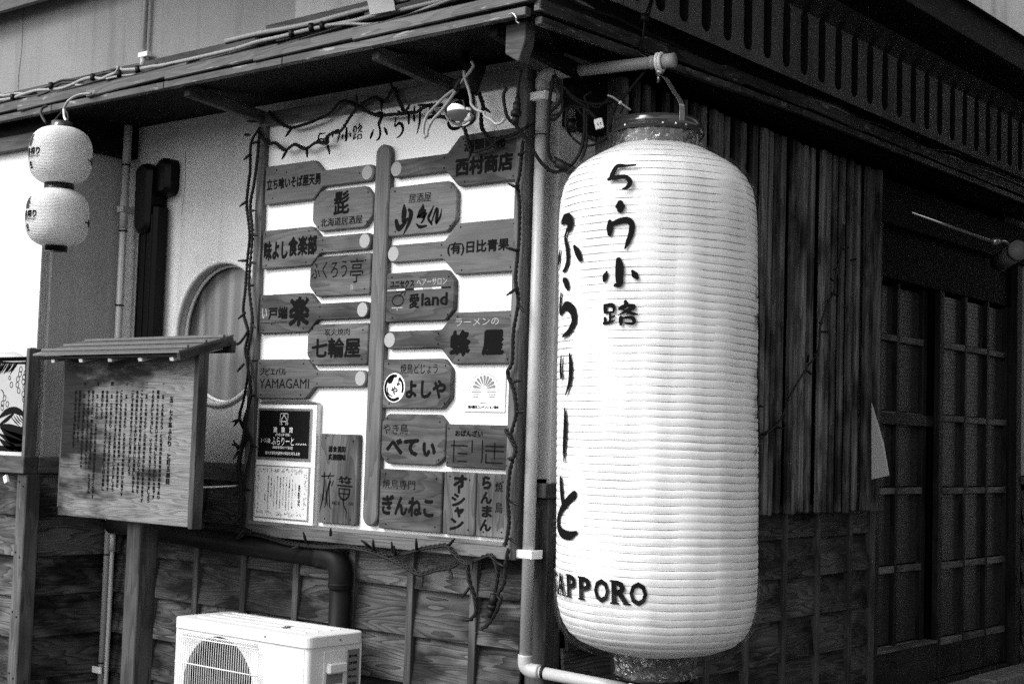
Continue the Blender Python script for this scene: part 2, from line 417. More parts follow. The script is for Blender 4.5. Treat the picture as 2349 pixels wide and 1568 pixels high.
def fit(s, xc, yc, w, h, bold=.02, vertical=False, shear=0, italic=0):
    """verts in plane coordinates fitted to a w x h box centred at xc,yc"""
    vs, fs, x0, x1, y0, y1 = text_me(s, 0, vertical); out = []; f2 = []
    sx = w/(x1-x0); sy = h/(y1-y0); b_ = max(bold, 0)*.8; w -= 2*b_*sx; h -= 2*b_*sy
    offs = [(0,0)] if b_ < .012 else [(0,0),(b_,0),(-b_,0),(0,b_),(0,-b_),(b_*.7,b_*.7),(-b_*.7,-b_*.7)] if b_ > .02 else [(0,0),(b_,0),(-b_,0)]
    for i, (ox, oy) in enumerate(offs):
        k = len(out)
        for v in vs:
            u = (v[0]-x0)/(x1-x0)-.5; q = (v[1]-y0)/(y1-y0)-.5
            out.append((xc+u*w+q*italic*h+ox*sx, yc+q*h+u*shear*w+oy*sy, i*.00012))
        f2 += [tuple(a+k for a in f) for f in fs]
    return out, f2
def lay(name, geos, mat, M4, parent):
    vs = []; fs = []
    for a, b in geos:
        k = len(vs); vs += a; fs += [tuple(i+k for i in f) for f in b]
    return obj(name, mesh(name, vs, fs, mat), parent, M4)
# brush strokes
def stroke(pts, n=7, flip=False):
    """pts (x,y,w) -> ribbon polygon with round ends"""
    P = cat([Vector((p[0], p[1], p[2])) for p in pts], n) if len(pts) > 2 else [Vector(pts[0]).lerp(Vector(pts[1]), k/n) for k in range(n+1)]
    vs = []; fs = []
    m_ = len(P)
    for i, p in enumerate(P):
        t = Vector((P[min(i+1, m_-1)]-P[max(i-1, 0)])[:2]); t = t.normalized() if t.length > 1e-9 else Vector((1, 0)); nn = Vector((-t[1], t[0]))*max(p[2], 0.001)/2
        q = Vector(p[:2]); vs += [tuple(q+nn)+(0,), tuple(q)+(0,), tuple(q-nn)+(0,)]
    for i in range(m_-1):
        a = i*3; fs += [(a, a+1, a+4, a+3), (a+1, a+2, a+5, a+4)]
    for i, sgn in ((0, -1), (m_-1, 1)):
        p = P[i]; t = Vector((P[min(i+1, m_-1)]-P[max(i-1, 0)])[:2]); t = t.normalized()*sgn if t.length > 1e-9 else Vector((sgn, 0)); r = p[2]/2; k = len(vs)
        nn = Vector((-t[1], t[0]))
        for j in range(7):
            a = math.pi*j/6-math.pi/2; q = Vector(p[:2])+t*math.cos(a)*r+nn*math.sin(a)*r; vs.append(tuple(q)+(0,))
        fs.append(tuple(range(k, k+7)))
    return vs, fs
def crop_glyph(strokes, x0, x1, y0, y1):
    out = []
    s = 1/(y1-y0)
    for st in strokes: out.append([((x-x0)*s, (y1-y)*s, w_*s) for x, y, w_ in st])
    return out, (x1-x0)*s
GL = {
 '5': crop_glyph([[(815,125,14),(740,130,22),(672,128,36),(650,165,42),(637,225,40)],[(615,235,26),(680,225,34),(750,225,32),(785,265,36),(770,305,30),(730,322,10)]],600,825,105,328),
 '.': crop_glyph([[(700,410,50),(700,432,74),(700,455,50)]],640,760,320,540),
 '7': crop_glyph([[(618,560,30),(618,610,52),(618,655,36)],[(640,580,30),(700,560,44),(760,555,44),(790,590,42),(785,660,40),(760,730,32),(740,775,12)]],592,812,535,780),
 '小': crop_glyph([[(685,870,44),(692,930,62),(690,1000,58),(690,1050,50),(655,1065,20)],[(590,955,14),(578,990,44),(570,1020,30)],[(790,955,20),(808,985,46),(822,1005,30)]],555,835,852,1075),
 '路': crop_glyph([[(570,1240,34),(572,1280,40),(570,1310,24)],[(570,1235,20),(625,1235,36),(645,1265,30),(640,1310,18)],[(565,1315,16),(640,1310,18)],[(612,1330,20),(612,1380,22),(608,1425,18)],[(568,1370,22),(574,1420,30)],[(560,1430,24),(610,1420,22),(650,1400,12)],[(610,1368,14),(648,1355,18)],
   [(735,1200,30),(740,1240,40),(690,1275,30)],[(700,1255,20),(770,1240,24),(800,1255,34),(760,1290,34),(700,1330,14),(680,1345,8)],[(720,1290,16),(780,1325,28),(825,1335,12)],[(700,1370,34),(700,1410,36),(700,1440,28)],[(700,1375,16),(780,1370,30),(800,1400,34),(790,1435,24),(735,1432,16)]],550,830,1190,1450),
 'ふ': ([[(.3,.93,.06),(.45,.97,.12),(.62,.93,.15),(.64,.82,.12),(.54,.76,.06)],[(.54,.77,.05),(.46,.62,.06),(.55,.42,.085),(.58,.2,.085),(.5,.06,.07),(.38,.01,.03)],[(.2,.40,.05),(.13,.25,.1),(.06,.12,.05)],[(.78,.42,.05),(.88,.3,.1),(.95,.18,.07)]],1.),
 'ら': ([[(.42,.98,.06),(.52,.92,.11),(.58,.84,.08)],[(.30,.74,.05),(.25,.5,.07),(.3,.42,.06),(.5,.52,.1),(.72,.44,.12),(.78,.24,.1),(.62,.07,.07),(.4,.0,.03)]],1.),
 'り': ([[(.3,.95,.06),(.27,.7,.09),(.3,.48,.08),(.37,.56,.03)],[(.7,1,.05),(.74,.7,.1),(.71,.35,.09),(.55,.04,.03)]],1.),
 '|': ([[(.52,1,.05),(.55,.7,.11),(.5,.25,.10),(.5,0,.03)]],1.),
 '-': ([[(0.02,.5,.06),(.35,.52,.12),(.7,.5,.13),(.98,.46,.06)]],1.),
 'と': ([[(.36,1,.07),(.40,.78,.09),(.46,.58,.07)],[(.84,.74,.10),(.62,.6,.10),(.34,.4,.08),(.24,.2,.1),(.42,.05,.11),(.7,.02,.1),(.9,.08,.05)]],1.),
}
def brush(ch, x, y, w, h, bold=1.0):
    """glyph with lower left corner x,y and size w,h"""
    st, asp = GL[ch]; geos = []
    for s in st:
        pts = [(x+p[0]/asp*w, y+p[1]*h, p[2]*((w/asp+h)/2)*bold) for p in s]
        geos.append(stroke(pts))
    return geos
FA = Matrix(((1,0,0,0),(0,0,-1,0),(0,1,0,0),(0,0,0,1)))   # local (u,v,n) -> world (x, z, -y)
def onA(x, z, off):   # origin at wall A point
    m_ = FA.copy(); m_.translation = Vector((x, -off, z)); return m_
FB = Matrix(((0,0,1,0),(1,0,0,0),(0,1,0,0),(0,0,0,1)))    # u->+y, v->z, n->+x
def onB(y, z, off):
    m_ = FB.copy(); m_.translation = Vector((off, y, z)); return m_

# build all glyph meshes before the scene fills up
exec_queue = []

# ================================================================== SETTING
gd = obj('ground', mesh('ground', [(-60,-60,.1),(60,-60,.1),(60,60,.1),(-60,60,.1)], [(0,1,2,3)], M['asphalt'])); tag(gd, kind='structure')

bld = root('corner_building', (0,0,.1), 'old two storey corner building with pale stucco, lapped board siding and low wooden eaves', 'building')

# ---- walls
def holed_rect(x0, x1, y0, y1, hole):
    """front face with a hole (list of ccw points); ray-cast hole points to the rectangle"""
    n = len(hole); cx = sum(p[0] for p in hole)/n; cy = sum(p[1] for p in hole)/n
    outer = []
    for p in hole:
        dx, dy = p[0]-cx, p[1]-cy; s = 1e9
        if dx > 1e-9: s = min(s, (x1-cx)/dx)
        if dx < -1e-9: s = min(s, (x0-cx)/dx)
        if dy > 1e-9: s = min(s, (y1-cy)/dy)
        if dy < -1e-9: s = min(s, (y0-cy)/dy)
        outer.append((cx+dx*s, cy+dy*s))
    vs = [(p[0], p[1], 0) for p in hole]+[(p[0], p[1], 0) for p in outer]; fs = []
    cs = [(x1,y1),(x0,y1),(x0,y0),(x1,y0)]
    for i in range(n):
        j = (i+1) % n; a, b = outer[i], outer[j]
        same = abs(a[0]-b[0]) < 1e-6 or abs(a[1]-b[1]) < 1e-6
        onx = abs(a[0]-x0) < 1e-6 or abs(a[0]-x1) < 1e-6
        if abs(a[1]-b[1]) > 1e-6 and abs(abs(a[1]-b[1])-(y1-y0)) < 1e-6 and not (abs(a[0]-b[0]) < 1e-6 and onx):
            xe = x1 if a[0] > cx else x0; vs.append((xe, a[1], 0)); vs.append((xe, b[1], 0)); fs.append((i, n+i, len(vs)-2, len(vs)-1, n+j, j))
        elif same: fs.append((i, n+i, n+j, j))
        else:
            c = min(cs, key=lambda q: (q[0]-(a[0]+b[0])/2)**2+(q[1]-(a[1]+b[1])/2)**2); vs.append((c[0], c[1], 0)); fs.append((i, n+i, len(vs)-1, n+j, j))
    return vs, fs
WC = (-1.885, 1.893); WR = .310
hole = [(WC[0]+WR*math.cos(2*math.pi*k/64), WC[1]+WR*1.02*math.sin(2*math.pi*k/64)) for k in range(64)]
vs, fs = holed_rect(-2.62, 0, 1.315, 2.90, hole)
# reveal
k0 = len(vs); vs += [(p[0], p[1], -.07) for p in hole]
for i in range(64): j = (i+1) % 64; fs.append((i, j, k0+j, k0+i))
wa = obj('stucco_wall', mesh('stucco_wall', vs, fs, M['stucco']), bld, onA(0, 0, 0))
win = obj('round_window', mesh('pane', [(p[0], p[1], 0) for p in hole], [tuple(range(64))], M['curtain']), bld, onA(0, 0, -.065))
ring = []
tr = [(WC[0]+(WR+.006)*math.cos(2*math.pi*k/64), WC[1]+(WR+.006)*1.02*math.sin(2*math.pi*k/64), .0) for k in range(65)]
vs, fs = tube_geo(tr, .013, 10, False)
obj('window_frame', mesh('window_moulding', vs, fs, M['stucco'], True), win, onA(0, 0, 0))
tr = [(WC[0]+(WR-.008)*math.cos(2*math.pi*k/64), WC[1]+(WR-.008)*1.02*math.sin(2*math.pi*k/64), 0) for k in range(65)]
vs, fs = tube_geo(tr, .008, 6, False); obj('window_frame', mesh('window_bead', vs, fs, M['stucco_lit'], True), win, onA(0, 0, -.045))
# other stucco faces
bb('stucco_wall', -.02, 0, .004, .225, 1.30, 2.90, M['stucco'], bld)
bb('stucco_wall', -.2, -.02, .225, 2.6, 1.1, 2.9, M['interior'], bld, 0)  # near-black backing painted for the dark inside, not a stucco face
bb('stucco_wall', -.2, -.13, 2.6, 4.67, .1, 2.9, M['interior'], bld, 0)  # near-black backing behind the doors for the dark inside, no stucco
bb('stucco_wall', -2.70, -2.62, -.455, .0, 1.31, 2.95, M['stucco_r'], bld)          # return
bb('stucco_wall', -7, -2.62, -.46, -.40, 1.31, 2.95, M['stucco_lit'], bld)          # left block
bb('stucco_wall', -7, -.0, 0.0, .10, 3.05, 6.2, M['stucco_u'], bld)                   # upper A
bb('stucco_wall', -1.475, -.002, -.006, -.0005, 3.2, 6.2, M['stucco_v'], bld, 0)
bb('stucco_wall', -.10, 0, 4.67, 9, 1.335, 2.95, M['stucco'], bld)
bb('stucco_wall', -.10, 0, .002, 12, 3.62, 6.2, M['stucco_d'], bld)
# core so nothing shows through
bb('building_core', -7, -.21, .12, 12, .1, 6.1, M['interior'], bld, 0)
bb('building_core', -7, -2.72, -.39, .11, .1, 3.0, M['interior'], bld, 0)

# ---- lapped siding
def siding(p0, p1, zs, normal, parent, mat, splits, bat_mat, bats, bottom, top, th=.014, w=.200, proud=.026):
    """zs: lower edges; planks lean out at the foot"""
    p0 = Vector(p0); p1 = Vector(p1); d = (p1-p0).normalized(); nn = Vector(normal)
    sd_ = obj('siding', mesh('backing', [tuple(p0-nn*.012+Vector((0,0,bottom))), tuple(p1-nn*.012+Vector((0,0,bottom))), tuple(p1-nn*.012+Vector((0,0,top))), tuple(p0-nn*.012+Vector((0,0,top)))], [(0,1,2,3)], M['interior']), parent)
    for z in zs:
        for a, b in zip(splits[:-1], splits[1:]):
            wv = rnd.uniform(-.003, .003)
            q0 = p0+d*(a+.0008)+nn*(proud/2+.003); q1 = p0+d*(b-.0008)+nn*(proud/2+.003)
            hh = min(w, top-z); zc = z+hh/2
            tilt = Vector((0,0,1))*hh - nn*proud
            o = bar('plank', q0+Vector((0,0,zc+wv)), q1+Vector((0,0,zc+wv+rnd.uniform(-.002,.002))), hh, th, mat, sd_, tilt, .0025)
    for x in bats:
        q = p0+d*x+nn*(.006)
        bar('batten', q+Vector((0,0,bottom)), q+Vector((0,0,top)), .034, .075, bat_mat, sd_, d, .002)
    return sd_
ZA = [-.04, .14, .32, .50, .685, .866, 1.046]
siding((-2.56,0,0), (-.095,0,0), ZA, (0,-1,0), bld, M['siding'], [0,.62,1.26,1.6,1.92,2.24,2.465], M['batten'], [.305,.62,.94,1.27,1.60,1.92,2.245], .1, 1.235)
siding((-2.62,-.455,0), (-2.62,0,0), [z-.003 for z in ZA], (1,0,0), bld, M['siding'], [0,.455], M['batten'], [], .1, 1.235)
siding((-6.5,-.46,0), (-2.62,-.46,0), ZA, (0,-1,0), bld, M['siding'], [0,1.2,2.4,3.88], M['batten'], [1.6,2.6,3.3], .1, 1.235)
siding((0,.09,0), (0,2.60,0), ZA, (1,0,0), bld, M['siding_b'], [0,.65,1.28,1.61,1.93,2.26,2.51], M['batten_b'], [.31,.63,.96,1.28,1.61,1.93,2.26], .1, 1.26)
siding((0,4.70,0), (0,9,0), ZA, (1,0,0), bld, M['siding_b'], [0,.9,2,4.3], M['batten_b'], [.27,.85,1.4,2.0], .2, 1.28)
# corner boards
bar('corner_post', (-2.60,-.475,.1), (-2.60,-.475,1.235), .075, .075, M['batten'], bld, (1,0,0), .004)
bar('corner_post', (-.047,.044,.1), (-.047,.044,1.245), .092, .094, M['post'], bld, (1,0,0), .004)
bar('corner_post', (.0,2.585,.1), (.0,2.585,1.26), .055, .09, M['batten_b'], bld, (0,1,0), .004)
def nail(x, z, o): obj('nail', disc_me('nail', .0045, M['ink'], 8, .002), bld, onA(x, z, o))
for z in (.35, .62, .885, 1.20): nail(-2.618, z, .514); nail(-2.585, z-.02, .514)
for z in (.41, .95, 1.16): nail(-.065, z, .0045)
for pts in ([(-3.62,3.66,.004),(-3.615,3.45,.003),(-3.63,3.3,.004),(-3.625,3.2,.002)], [(-1.66,1.52,.002),(-1.655,1.44,.003),(-1.665,1.36,.003),(-1.66,1.318,.002)], [(-2.2,2.75,.002),(-2.19,2.6,.002),(-2.205,2.45,.0015)]):
    lay('crack', [stroke(pts)], M['cable_d'], onA(0,0,.0015), bld)
# ledge boards under the stucco
bb('ledge_board', -2.56, -.094, -.045, .0, 1.237, 1.315, M['trim'], bld, .003)
bb('ledge_board', -2.645, -2.565, -.452, -.0, 1.238, 1.313, M['trim'], bld, .003)
bb('ledge_board', -7, -2.565, -.53, -.455, 1.237, 1.315, M['trim'], bld, .003)
bb('ledge_board', -.093, .02, -.05, .24, 1.247, 1.30, M['trim'], bld, .003)
bb('ledge_board', -.05, .035, 4.67, 9, 1.285, 1.33, M['trim'], bld, .003)
# head beams under the soffit
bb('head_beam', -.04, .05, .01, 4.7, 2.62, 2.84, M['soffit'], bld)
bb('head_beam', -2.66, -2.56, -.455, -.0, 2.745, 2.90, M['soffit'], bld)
bb('head_beam', -7, -2.565, -.50, -.455, 2.732, 2.80, M['trim'], bld)
bb('head_beam', -7, -2.57, -.475, -.455, 2.80, 2.93, M['soffit'], bld)

# ---- eaves and lean-to roof
EX, EY = .30, -.55
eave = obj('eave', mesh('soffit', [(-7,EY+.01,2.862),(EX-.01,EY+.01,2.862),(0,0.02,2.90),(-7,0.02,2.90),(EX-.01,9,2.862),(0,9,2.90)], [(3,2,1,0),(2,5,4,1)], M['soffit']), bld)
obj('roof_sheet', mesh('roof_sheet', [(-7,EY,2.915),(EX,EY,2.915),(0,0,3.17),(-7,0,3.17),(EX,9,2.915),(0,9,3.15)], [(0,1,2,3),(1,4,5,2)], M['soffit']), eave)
# fascia strips, A side
xs = [-7,-5.6,-4.4,-3.3,-2.42,-1.62,-.9,EX-.01]
for a, b in zip(xs[:-1], xs[1:]):
    bar('fascia_board', (a, EY-.012, 2.865+rnd.uniform(-.002,.002)), (b-.003, EY-.012, 2.865+rnd.uniform(-.002,.002)), .030, .03, M['eave'], eave, (0,0,1), .003)
# stepped upper boards: each one lies over the one before it
ends = [A(*c0(70,690), .56).x, A(*c0(595,600), .56).x, A(*c0(1110,485), .56).x, A(*cT(-20,440), .56).x, A(*cT(135,410), .56).x, A(*cT(860,245), .56).x, .24]
ends = [-5.2, -4.4, -3.7, -2.95, -2.32, -1.85, -1.47, -.83, .0]
ends = sorted([-6.0,-5.1,-4.2,-3.45] + [round(e, 3) for e in (A(*cE(330,640), .56).x, A(*cE(1290,430), .56).x, A(*c0(1110,485), .56).x, A(*cT(135,410), .56).x, A(*cT(860,245), .56).x)] + [.28])
for i in range(len(ends)-1):
    a, b = ends[i], ends[i+1]+.10
    if i == len(ends)-2: b = .285
    bar('roof_board', (a, EY-.026+rnd.uniform(-.004,.004), 2.900+rnd.uniform(-.004,.004)), (b, EY+.012, 2.930+rnd.uniform(-.006,.004)), .044, .032, M['eave'], eave, (0,0,1), .004)
    bar('roof_board', (a+.22, EY+.04, 2.935), (b+.05, EY+.07, 2.955), .030, .02, M['eave'], eave, (0,0,1), .004)
    bar('roof_batten', (a+.03, EY+.02, 2.93), (a+.03, -.02, 3.165), .05, .03, M['eave'], eave, (1,0,0), .003)
# B side
eb = [EY+.02, B(*cM(1250,390), .3).y, B(*cM(1850,660), .3).y, B(*c4(365,730), .3).y, B(*c4(740,880), .3).y, B(*c4(1070,1000), .3).y, B(*c4(1360,1110), .3).y, B(*c4(1620,1210), .3).y, 5.3, 6.1, 7, 8, 9]
def sag(y): return 2.84+.045*min(1, max(0, (y+.5)/1.6))
for i in range(len(eb)-1):
    a, b = eb[i], eb[i+1]
    bar('roof_board', (EX-.004, a-.10 if i else a, sag(a)+.055), (EX+.024, b, sag(b)+.035), .044, .03, M['eave'], eave, (0,0,1), .004)
    bar('fascia_board', (EX+.004, a, sag(a)+.0), (EX+.004, b-.003, sag(b)+.0), .026, .03, M['eave'], eave, (0,0,1), .003)
    bar('roof_board', (EX-.10, a-.15 if i else a, sag(a)+.095), (EX-.07, b+.1, sag(b)+.085), .03, .02, M['eave'], eave, (0,0,1), .004)
# flashing boards where the roof meets the wall
bar('flashing_board', (-7,-.02,3.155), (-1.3,-.02,3.175), .075, .03, M['trim'], eave, (0,0,1), .003)
bar('flashing_board', (-1.62,-.028,3.20), (-.0,-.028,3.215), .085, .035, M['trim'], eave, (0,0,1), .003)
bb('flashing_board', .0, .03, .3, 12, 3.10, 3.158, M['soffit'], eave)
# rafters under the eave
for px in ((438,205,590,255),(870,130,1050,190),(1140,100,1190,120)):
    p = A(px[0], px[1], .5); q = A(px[2], px[3], .03)
    x = p.x
    bar('rafter', (x,-.52,2.845), (x,.0,2.80), .035, .05, M['trim'] if px[0] < 1100 else M['soffit'], eave, (1,0,0), .002)
for x in (-3.4,-4.2,-5.0): bar('rafter', (x,-.52,2.845), (x,.0,2.80), .035, .05, M['trim'], eave, (1,0,0), .002)
# hip rafter end at the corner
e = prism_me('hip_end', rounded([(-.04,-.05),(.02,-.085),(.045,-.02),(.05,.05),(-.04,.05)], .008), .05, M['batten_b'])
obj('hip_rafter_end', e, eave, onA(EX-.10, 2.80, .50))
bar('hip_rafter', (EX-.04,EY+.06,2.90), (-.05,.05,2.86), .07, .05, M['soffit'], eave, (0,0,1), .002)

# ---- slotted upper wall on side B
slotw = obj('slotted_wall', mesh('slots', *(lambda: (lambda V, F: (V, F))(*(([], []))))(), M['stucco_d']) if False else None, bld) if False else None
def stadium(cx, cy, w_, h_, n=8):
    out = []
    for k in range(n+1): a = math.pi*k/n; out.append((cx+w_/2*math.cos(a), cy+h_/2-w_/2+w_/2*math.sin(a)))
    for k in range(n+1): a = math.pi+math.pi*k/n; out.append((cx+w_/2*math.cos(a), cy-h_/2+w_/2+w_/2*math.sin(a)))
    return out
vs = []; fs = []
SP = .1745; sy0 = 1.3425
k = -5; centres = []
while True:
    y = sy0+k*SP; k += 1
    if y > 9: break
    centres.append(y)
for y in centres:
    a, b = holed_rect(y-SP/2, y+SP/2, 3.158, 3.62, [(p[0]+rnd.uniform(-.0025,.0025), p[1]+rnd.uniform(-.002,.002)) for p in stadium(y, 3.367, .070, .31)])
    q = len(vs); vs += a; fs += [tuple(i+q for i in f) for f in b]
slotw = obj('slotted_wall', mesh('slotted_wall', vs, fs, M['stucco_d']), bld, onB(0, 0, .002))
st = stadium(0, 0, .071, .312); n = len(st)
vs = [(p[0], p[1], 0) for p in st]+[(p[0], p[1], -.05) for p in st]
fs = [(i, (i+1) % n, n+(i+1) % n, n+i) for i in range(n)]+[tuple(n+i for i in range(n))]
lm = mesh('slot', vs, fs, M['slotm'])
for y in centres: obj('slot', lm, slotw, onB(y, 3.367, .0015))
bb('stucco_wall', -.1, .0, .0, centres[0]-SP/2, 3.1, 3.62, M['stucco_d'], bld)
# upper eaves
p1 = B(2184, 0, .95); p2 = B(2349, 112, .95)
UE = obj('upper_eave', mesh('upper_soffit', [(0,-1,3.588),(.95,-1,p1.z-.12),(.95,12,p2.z-.12),(0,12,3.588)], [(0,1,2,3)], M['soffit']), bld)
bar('fascia_board', (.96,-1,p1.z-.065), (.96,12,p2.z-.065), .13, .03, M['soffit'], UE)
obj('roof_sheet', mesh('r', [(1.0,-1,p1.z),(1.0,9.5,p1.z),(-4,9.5,p1.z+1.2),(-4,-1,p1.z+1.2)], [(0,1,2,3)], M['roofm']), UE)
q = A(0, 32, .10)
UA = obj('upper_eave', mesh('upper_soffit', [(-7,0,q.z+.12),(-7,-.10,q.z),(.0,-.10,q.z),(.0,0,q.z+.12)], [(0,1,2,3)], M['soffit']), bld)
bar('fascia_board', (-7,-.11,q.z+.05), (-.1,-.11,q.z+.05), .1, .03, M['eave'], UA)

# ---- slatted screen on wall B
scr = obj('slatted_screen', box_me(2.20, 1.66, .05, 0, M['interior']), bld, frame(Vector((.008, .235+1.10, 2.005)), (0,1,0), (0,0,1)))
y = .245; i = 0
while y < 2.405:
    w_ = rnd.choice([.028,.032,.036,.040]); d = rnd.choice([.108,.115,.122,.130])
    if y+w_ > 2.415: w_ = 2.418-y
    bar('slat', (d-.02, y+w_/2, 1.163+rnd.uniform(-.006,.004)), (d-.02, y+w_/2, 2.845), w_, .030, M['slat'], scr, (0,1,0), .007)
    y += w_+rnd.choice([.028,.034,.038]); i += 1
bb('end_board', .0, .135, 2.42, 2.445, 1.165, 2.84, M['slat'], scr)
bb('end_board', .0, .115, .226, .240, 1.165, 2.84, M['slat'], scr)
bb('rail', .056, .075, .25, 2.41, 1.17, 1.20, M['siding_b'], scr)

# ---- entrance: lattice doors
ent = obj('door_frame', box_me(2.75, .045, .12, .002, M['doorw']), bld, frame(Vector((-.02, 2.64, 1.40)), (0,0,1), (0,1,0)))
bb('frame_post', -.09, .02, 4.585, 4.665, .1, 2.7, M['doorw'], ent)
bb('lintel', -.10, -.02, 2.66, 4.6, 2.36, 2.62, M['soffit'], ent)  # shade of the eave above put into its near-black material
bb('threshold', -.12, .0, 2.66, 4.58, .12, .22, M['doorw'], ent)
RZ = [.437, .852, 1.266, 1.669, 2.078]
def lattice(name, y0, y1, xs_, x, zb, kick):
    dr = obj(name, box_me(2.36-zb, y1-y0-.02, .012, 0, M['interior']), bld, frame(Vector((x-.05, (y0+y1)/2, (zb+2.36)/2)), (0,0,1), (0,1,0)))
    for i, yy in enumerate(xs_):
        w_ = .055 if i in (0, len(xs_)-1) else .032
        bar('stile', (x, yy, zb), (x, yy, 2.36), w_, .035, M['doorw'] if i != 0 or name else M['doorw'], dr, (0,1,0), .003)
    for z in RZ:
        if z < zb: continue
        for a, b in zip(xs_[:-1], xs_[1:]):
            bar('rail', (x+.003, a+.022, z-.018), (x+.003, b-.022, z-.018), .036, .032, M['doorrail'], dr, (0,0,1), .003)
    zz = [z for z in RZ if z >= zb]+[2.36]
    for a, b in zip(xs_[:-1], xs_[1:]):
        for c, d in zip(zz[:-1], zz[1:]):
            o = obj('pane', box_me(b-a-.03, d-c-.03, .004, 0, M['figured']), dr, frame(Vector((x-.014, (a+b)/2, (c+d)/2-.008)), (0,1,0), (0,0,1)))
    if kick: bb('kick_panel', x-.012, x+.012, y0+.02, y1-.02, zb, .425, M['doorw'], dr)
    return dr
lattice('lattice_door', 3.56, 4.59, [3.575, 3.915, 4.245, 4.565], -.045, .225, True)
lattice('lattice_door', 2.68, 3.56, [2.80, 3.13, 3.475], -.10, .437, False)
bb('door_base', -.12, -.03, 2.67, 3.545, .1, .42, M['doorw'], bld)
bb('door_ledge', -.12, -.022, 2.67, 3.545, .421, .435, M['doorrail'], bld)
bb('transom', -.09, -.06, 2.67, 3.54, 1.60, 1.66, M['doorw'], bld)

# ---- kerb stones
for i in range(7):
    y0 = 2.2+i*.85
    kb = bb('kerb', -.01+rnd.uniform(0,.01), .17+rnd.uniform(-.01,.01), y0+.005, y0+.845, .095, .205+rnd.uniform(-.01,.008), M['kerb'], None, .012); tag(kb, kind='structure')

# ---- neighbours
nb = root('tall_corrugated_building', (-1, 10, .1), 'pale vertically corrugated building rising beyond the dark upper eave', 'building')
vs = []; fs = []
n = 150
for i in range(n+1):
    x = -6+i*.06; off = .02 if i % 2 else -.02
    vs += [(x, 10+off, .1), (x, 10+off, 11)]
for i in range(n): a = 2*i; fs.append((a, a+2, a+3, a+1))
obj('corrugated_wall', mesh('corrugated', vs, fs, M['tin']), nb)
bb('roof', -6.1, 3.2, 9.8, 16, 11, 11.2, M['roofm'], nb)
bb('rear_wall', -6, 3, 10.2, 16, .1, 11, M['stucco_d'], nb)
bar('gutter', at(2190,2,11), at(2268,34,11), .10, .10, M['pvc_d'], nb)
op = root('alley_shade_house', (2.9, 5, .1), 'unseen timber house across the alley, placed and sized to shade the side wall', 'building')  # unseen house, its place and height set to darken wall B
bb('wall', 3.6, 6.5, 1.6, 12, .1, 4.9, M['siding_b'], op, 0)
bb('roof', 3.2, 6.9, 1.3, 12.4, 4.9, 5.05, M['roofm'], op, 0)
for yy in (2, 5, 8): 
    f_o = bb('window', 3.56, 3.6, yy, yy+1.2, 1.2, 2.4, M['trim'], op); bb('pane', 3.55, 3.558, yy+.06, yy+1.14, 1.26, 2.34, M['figured'], f_o)
bb('door', 3.55, 3.6, 3.6, 4.5, .1, 2.2, M['doorw'], op)

# ================================================================== SIGN PANEL
PX0, PX1, PZ0, PZ1 = -1.559, -.074, 1.021, 2.829
panel = root('sign_panel', (-.82, -.09, 1.02), 'large white directory board in a wooden frame covered with shop name plaques', 'sign board')
obj('board', box_me(PX1-PX0-.05, PZ1-PZ0-.05, .035, 0, M['panel']), panel, onA((PX0+PX1)/2, (PZ0+PZ1)/2, .0725))
bb('mounting_batten', -1.5, -.12, -.056, -.0, 2.5, 2.56, M['trim'], panel); bb('mounting_batten', -1.5, -.12, -.056, -.046, 1.25, 1.31, M['trim'], panel)
fw = .046
bar('frame_rail', (PX0, -.085, PZ1-fw/2), (PX1, -.085, PZ1-fw/2), fw, .055, M['frame'], panel)
bar('frame_rail', (PX0, -.085, PZ0+fw/2), (PX1, -.085, PZ0+fw/2), fw, .055, M['frame'], panel)
bar('frame_stile', (PX0+fw/2, -.086, PZ0+fw), (PX0+fw/2, -.086, PZ1-fw), fw, .058, M['frame'], panel, (1,0,0))
bar('frame_stile', (PX1-fw/2+.004, -.086, PZ0+.0), (PX1-fw/2+.004, -.086, PZ1-fw), fw, .058, M['frame'], panel, (1,0,0))
bar('frame_bead', (PX0+fw, -.108, PZ1-fw-.008), (PX1-fw, -.108, PZ1-fw-.008), .016, .012, M['frame'], panel)
bar('frame_bead', (PX0+fw, -.108, PZ0+fw+.008), (PX1-fw, -.108, PZ0+fw+.008), .016, .012, M['frame'], panel)
OFFB = .0915
gs = []
tz = 2.655
for ch, x0, x1, h, dy in (('5',-1.215,-1.16,.055,0),('.',-1.155,-1.135,.055,0),('7',-1.125,-1.075,.058,0),('小',-1.065,-1.01,.062,0),('路',-1.0,-.945,.068,0)):
    gs += brush(ch, x0, tz+dy, x1-x0, h, .9)
for ch, x0, x1, h in (('ふ',-.905,-.80,.115),('ら',-.785,-.70,.11),('り',-.68,-.61,.12),('-',-.60,-.52,.12),('と',-.50,-.40,.115)):
    gs += brush(ch, x0, tz-.015, x1-x0, h, 1.15)
lay('lettering', gs, M['ink'], onA(0, 0, OFFB), panel)

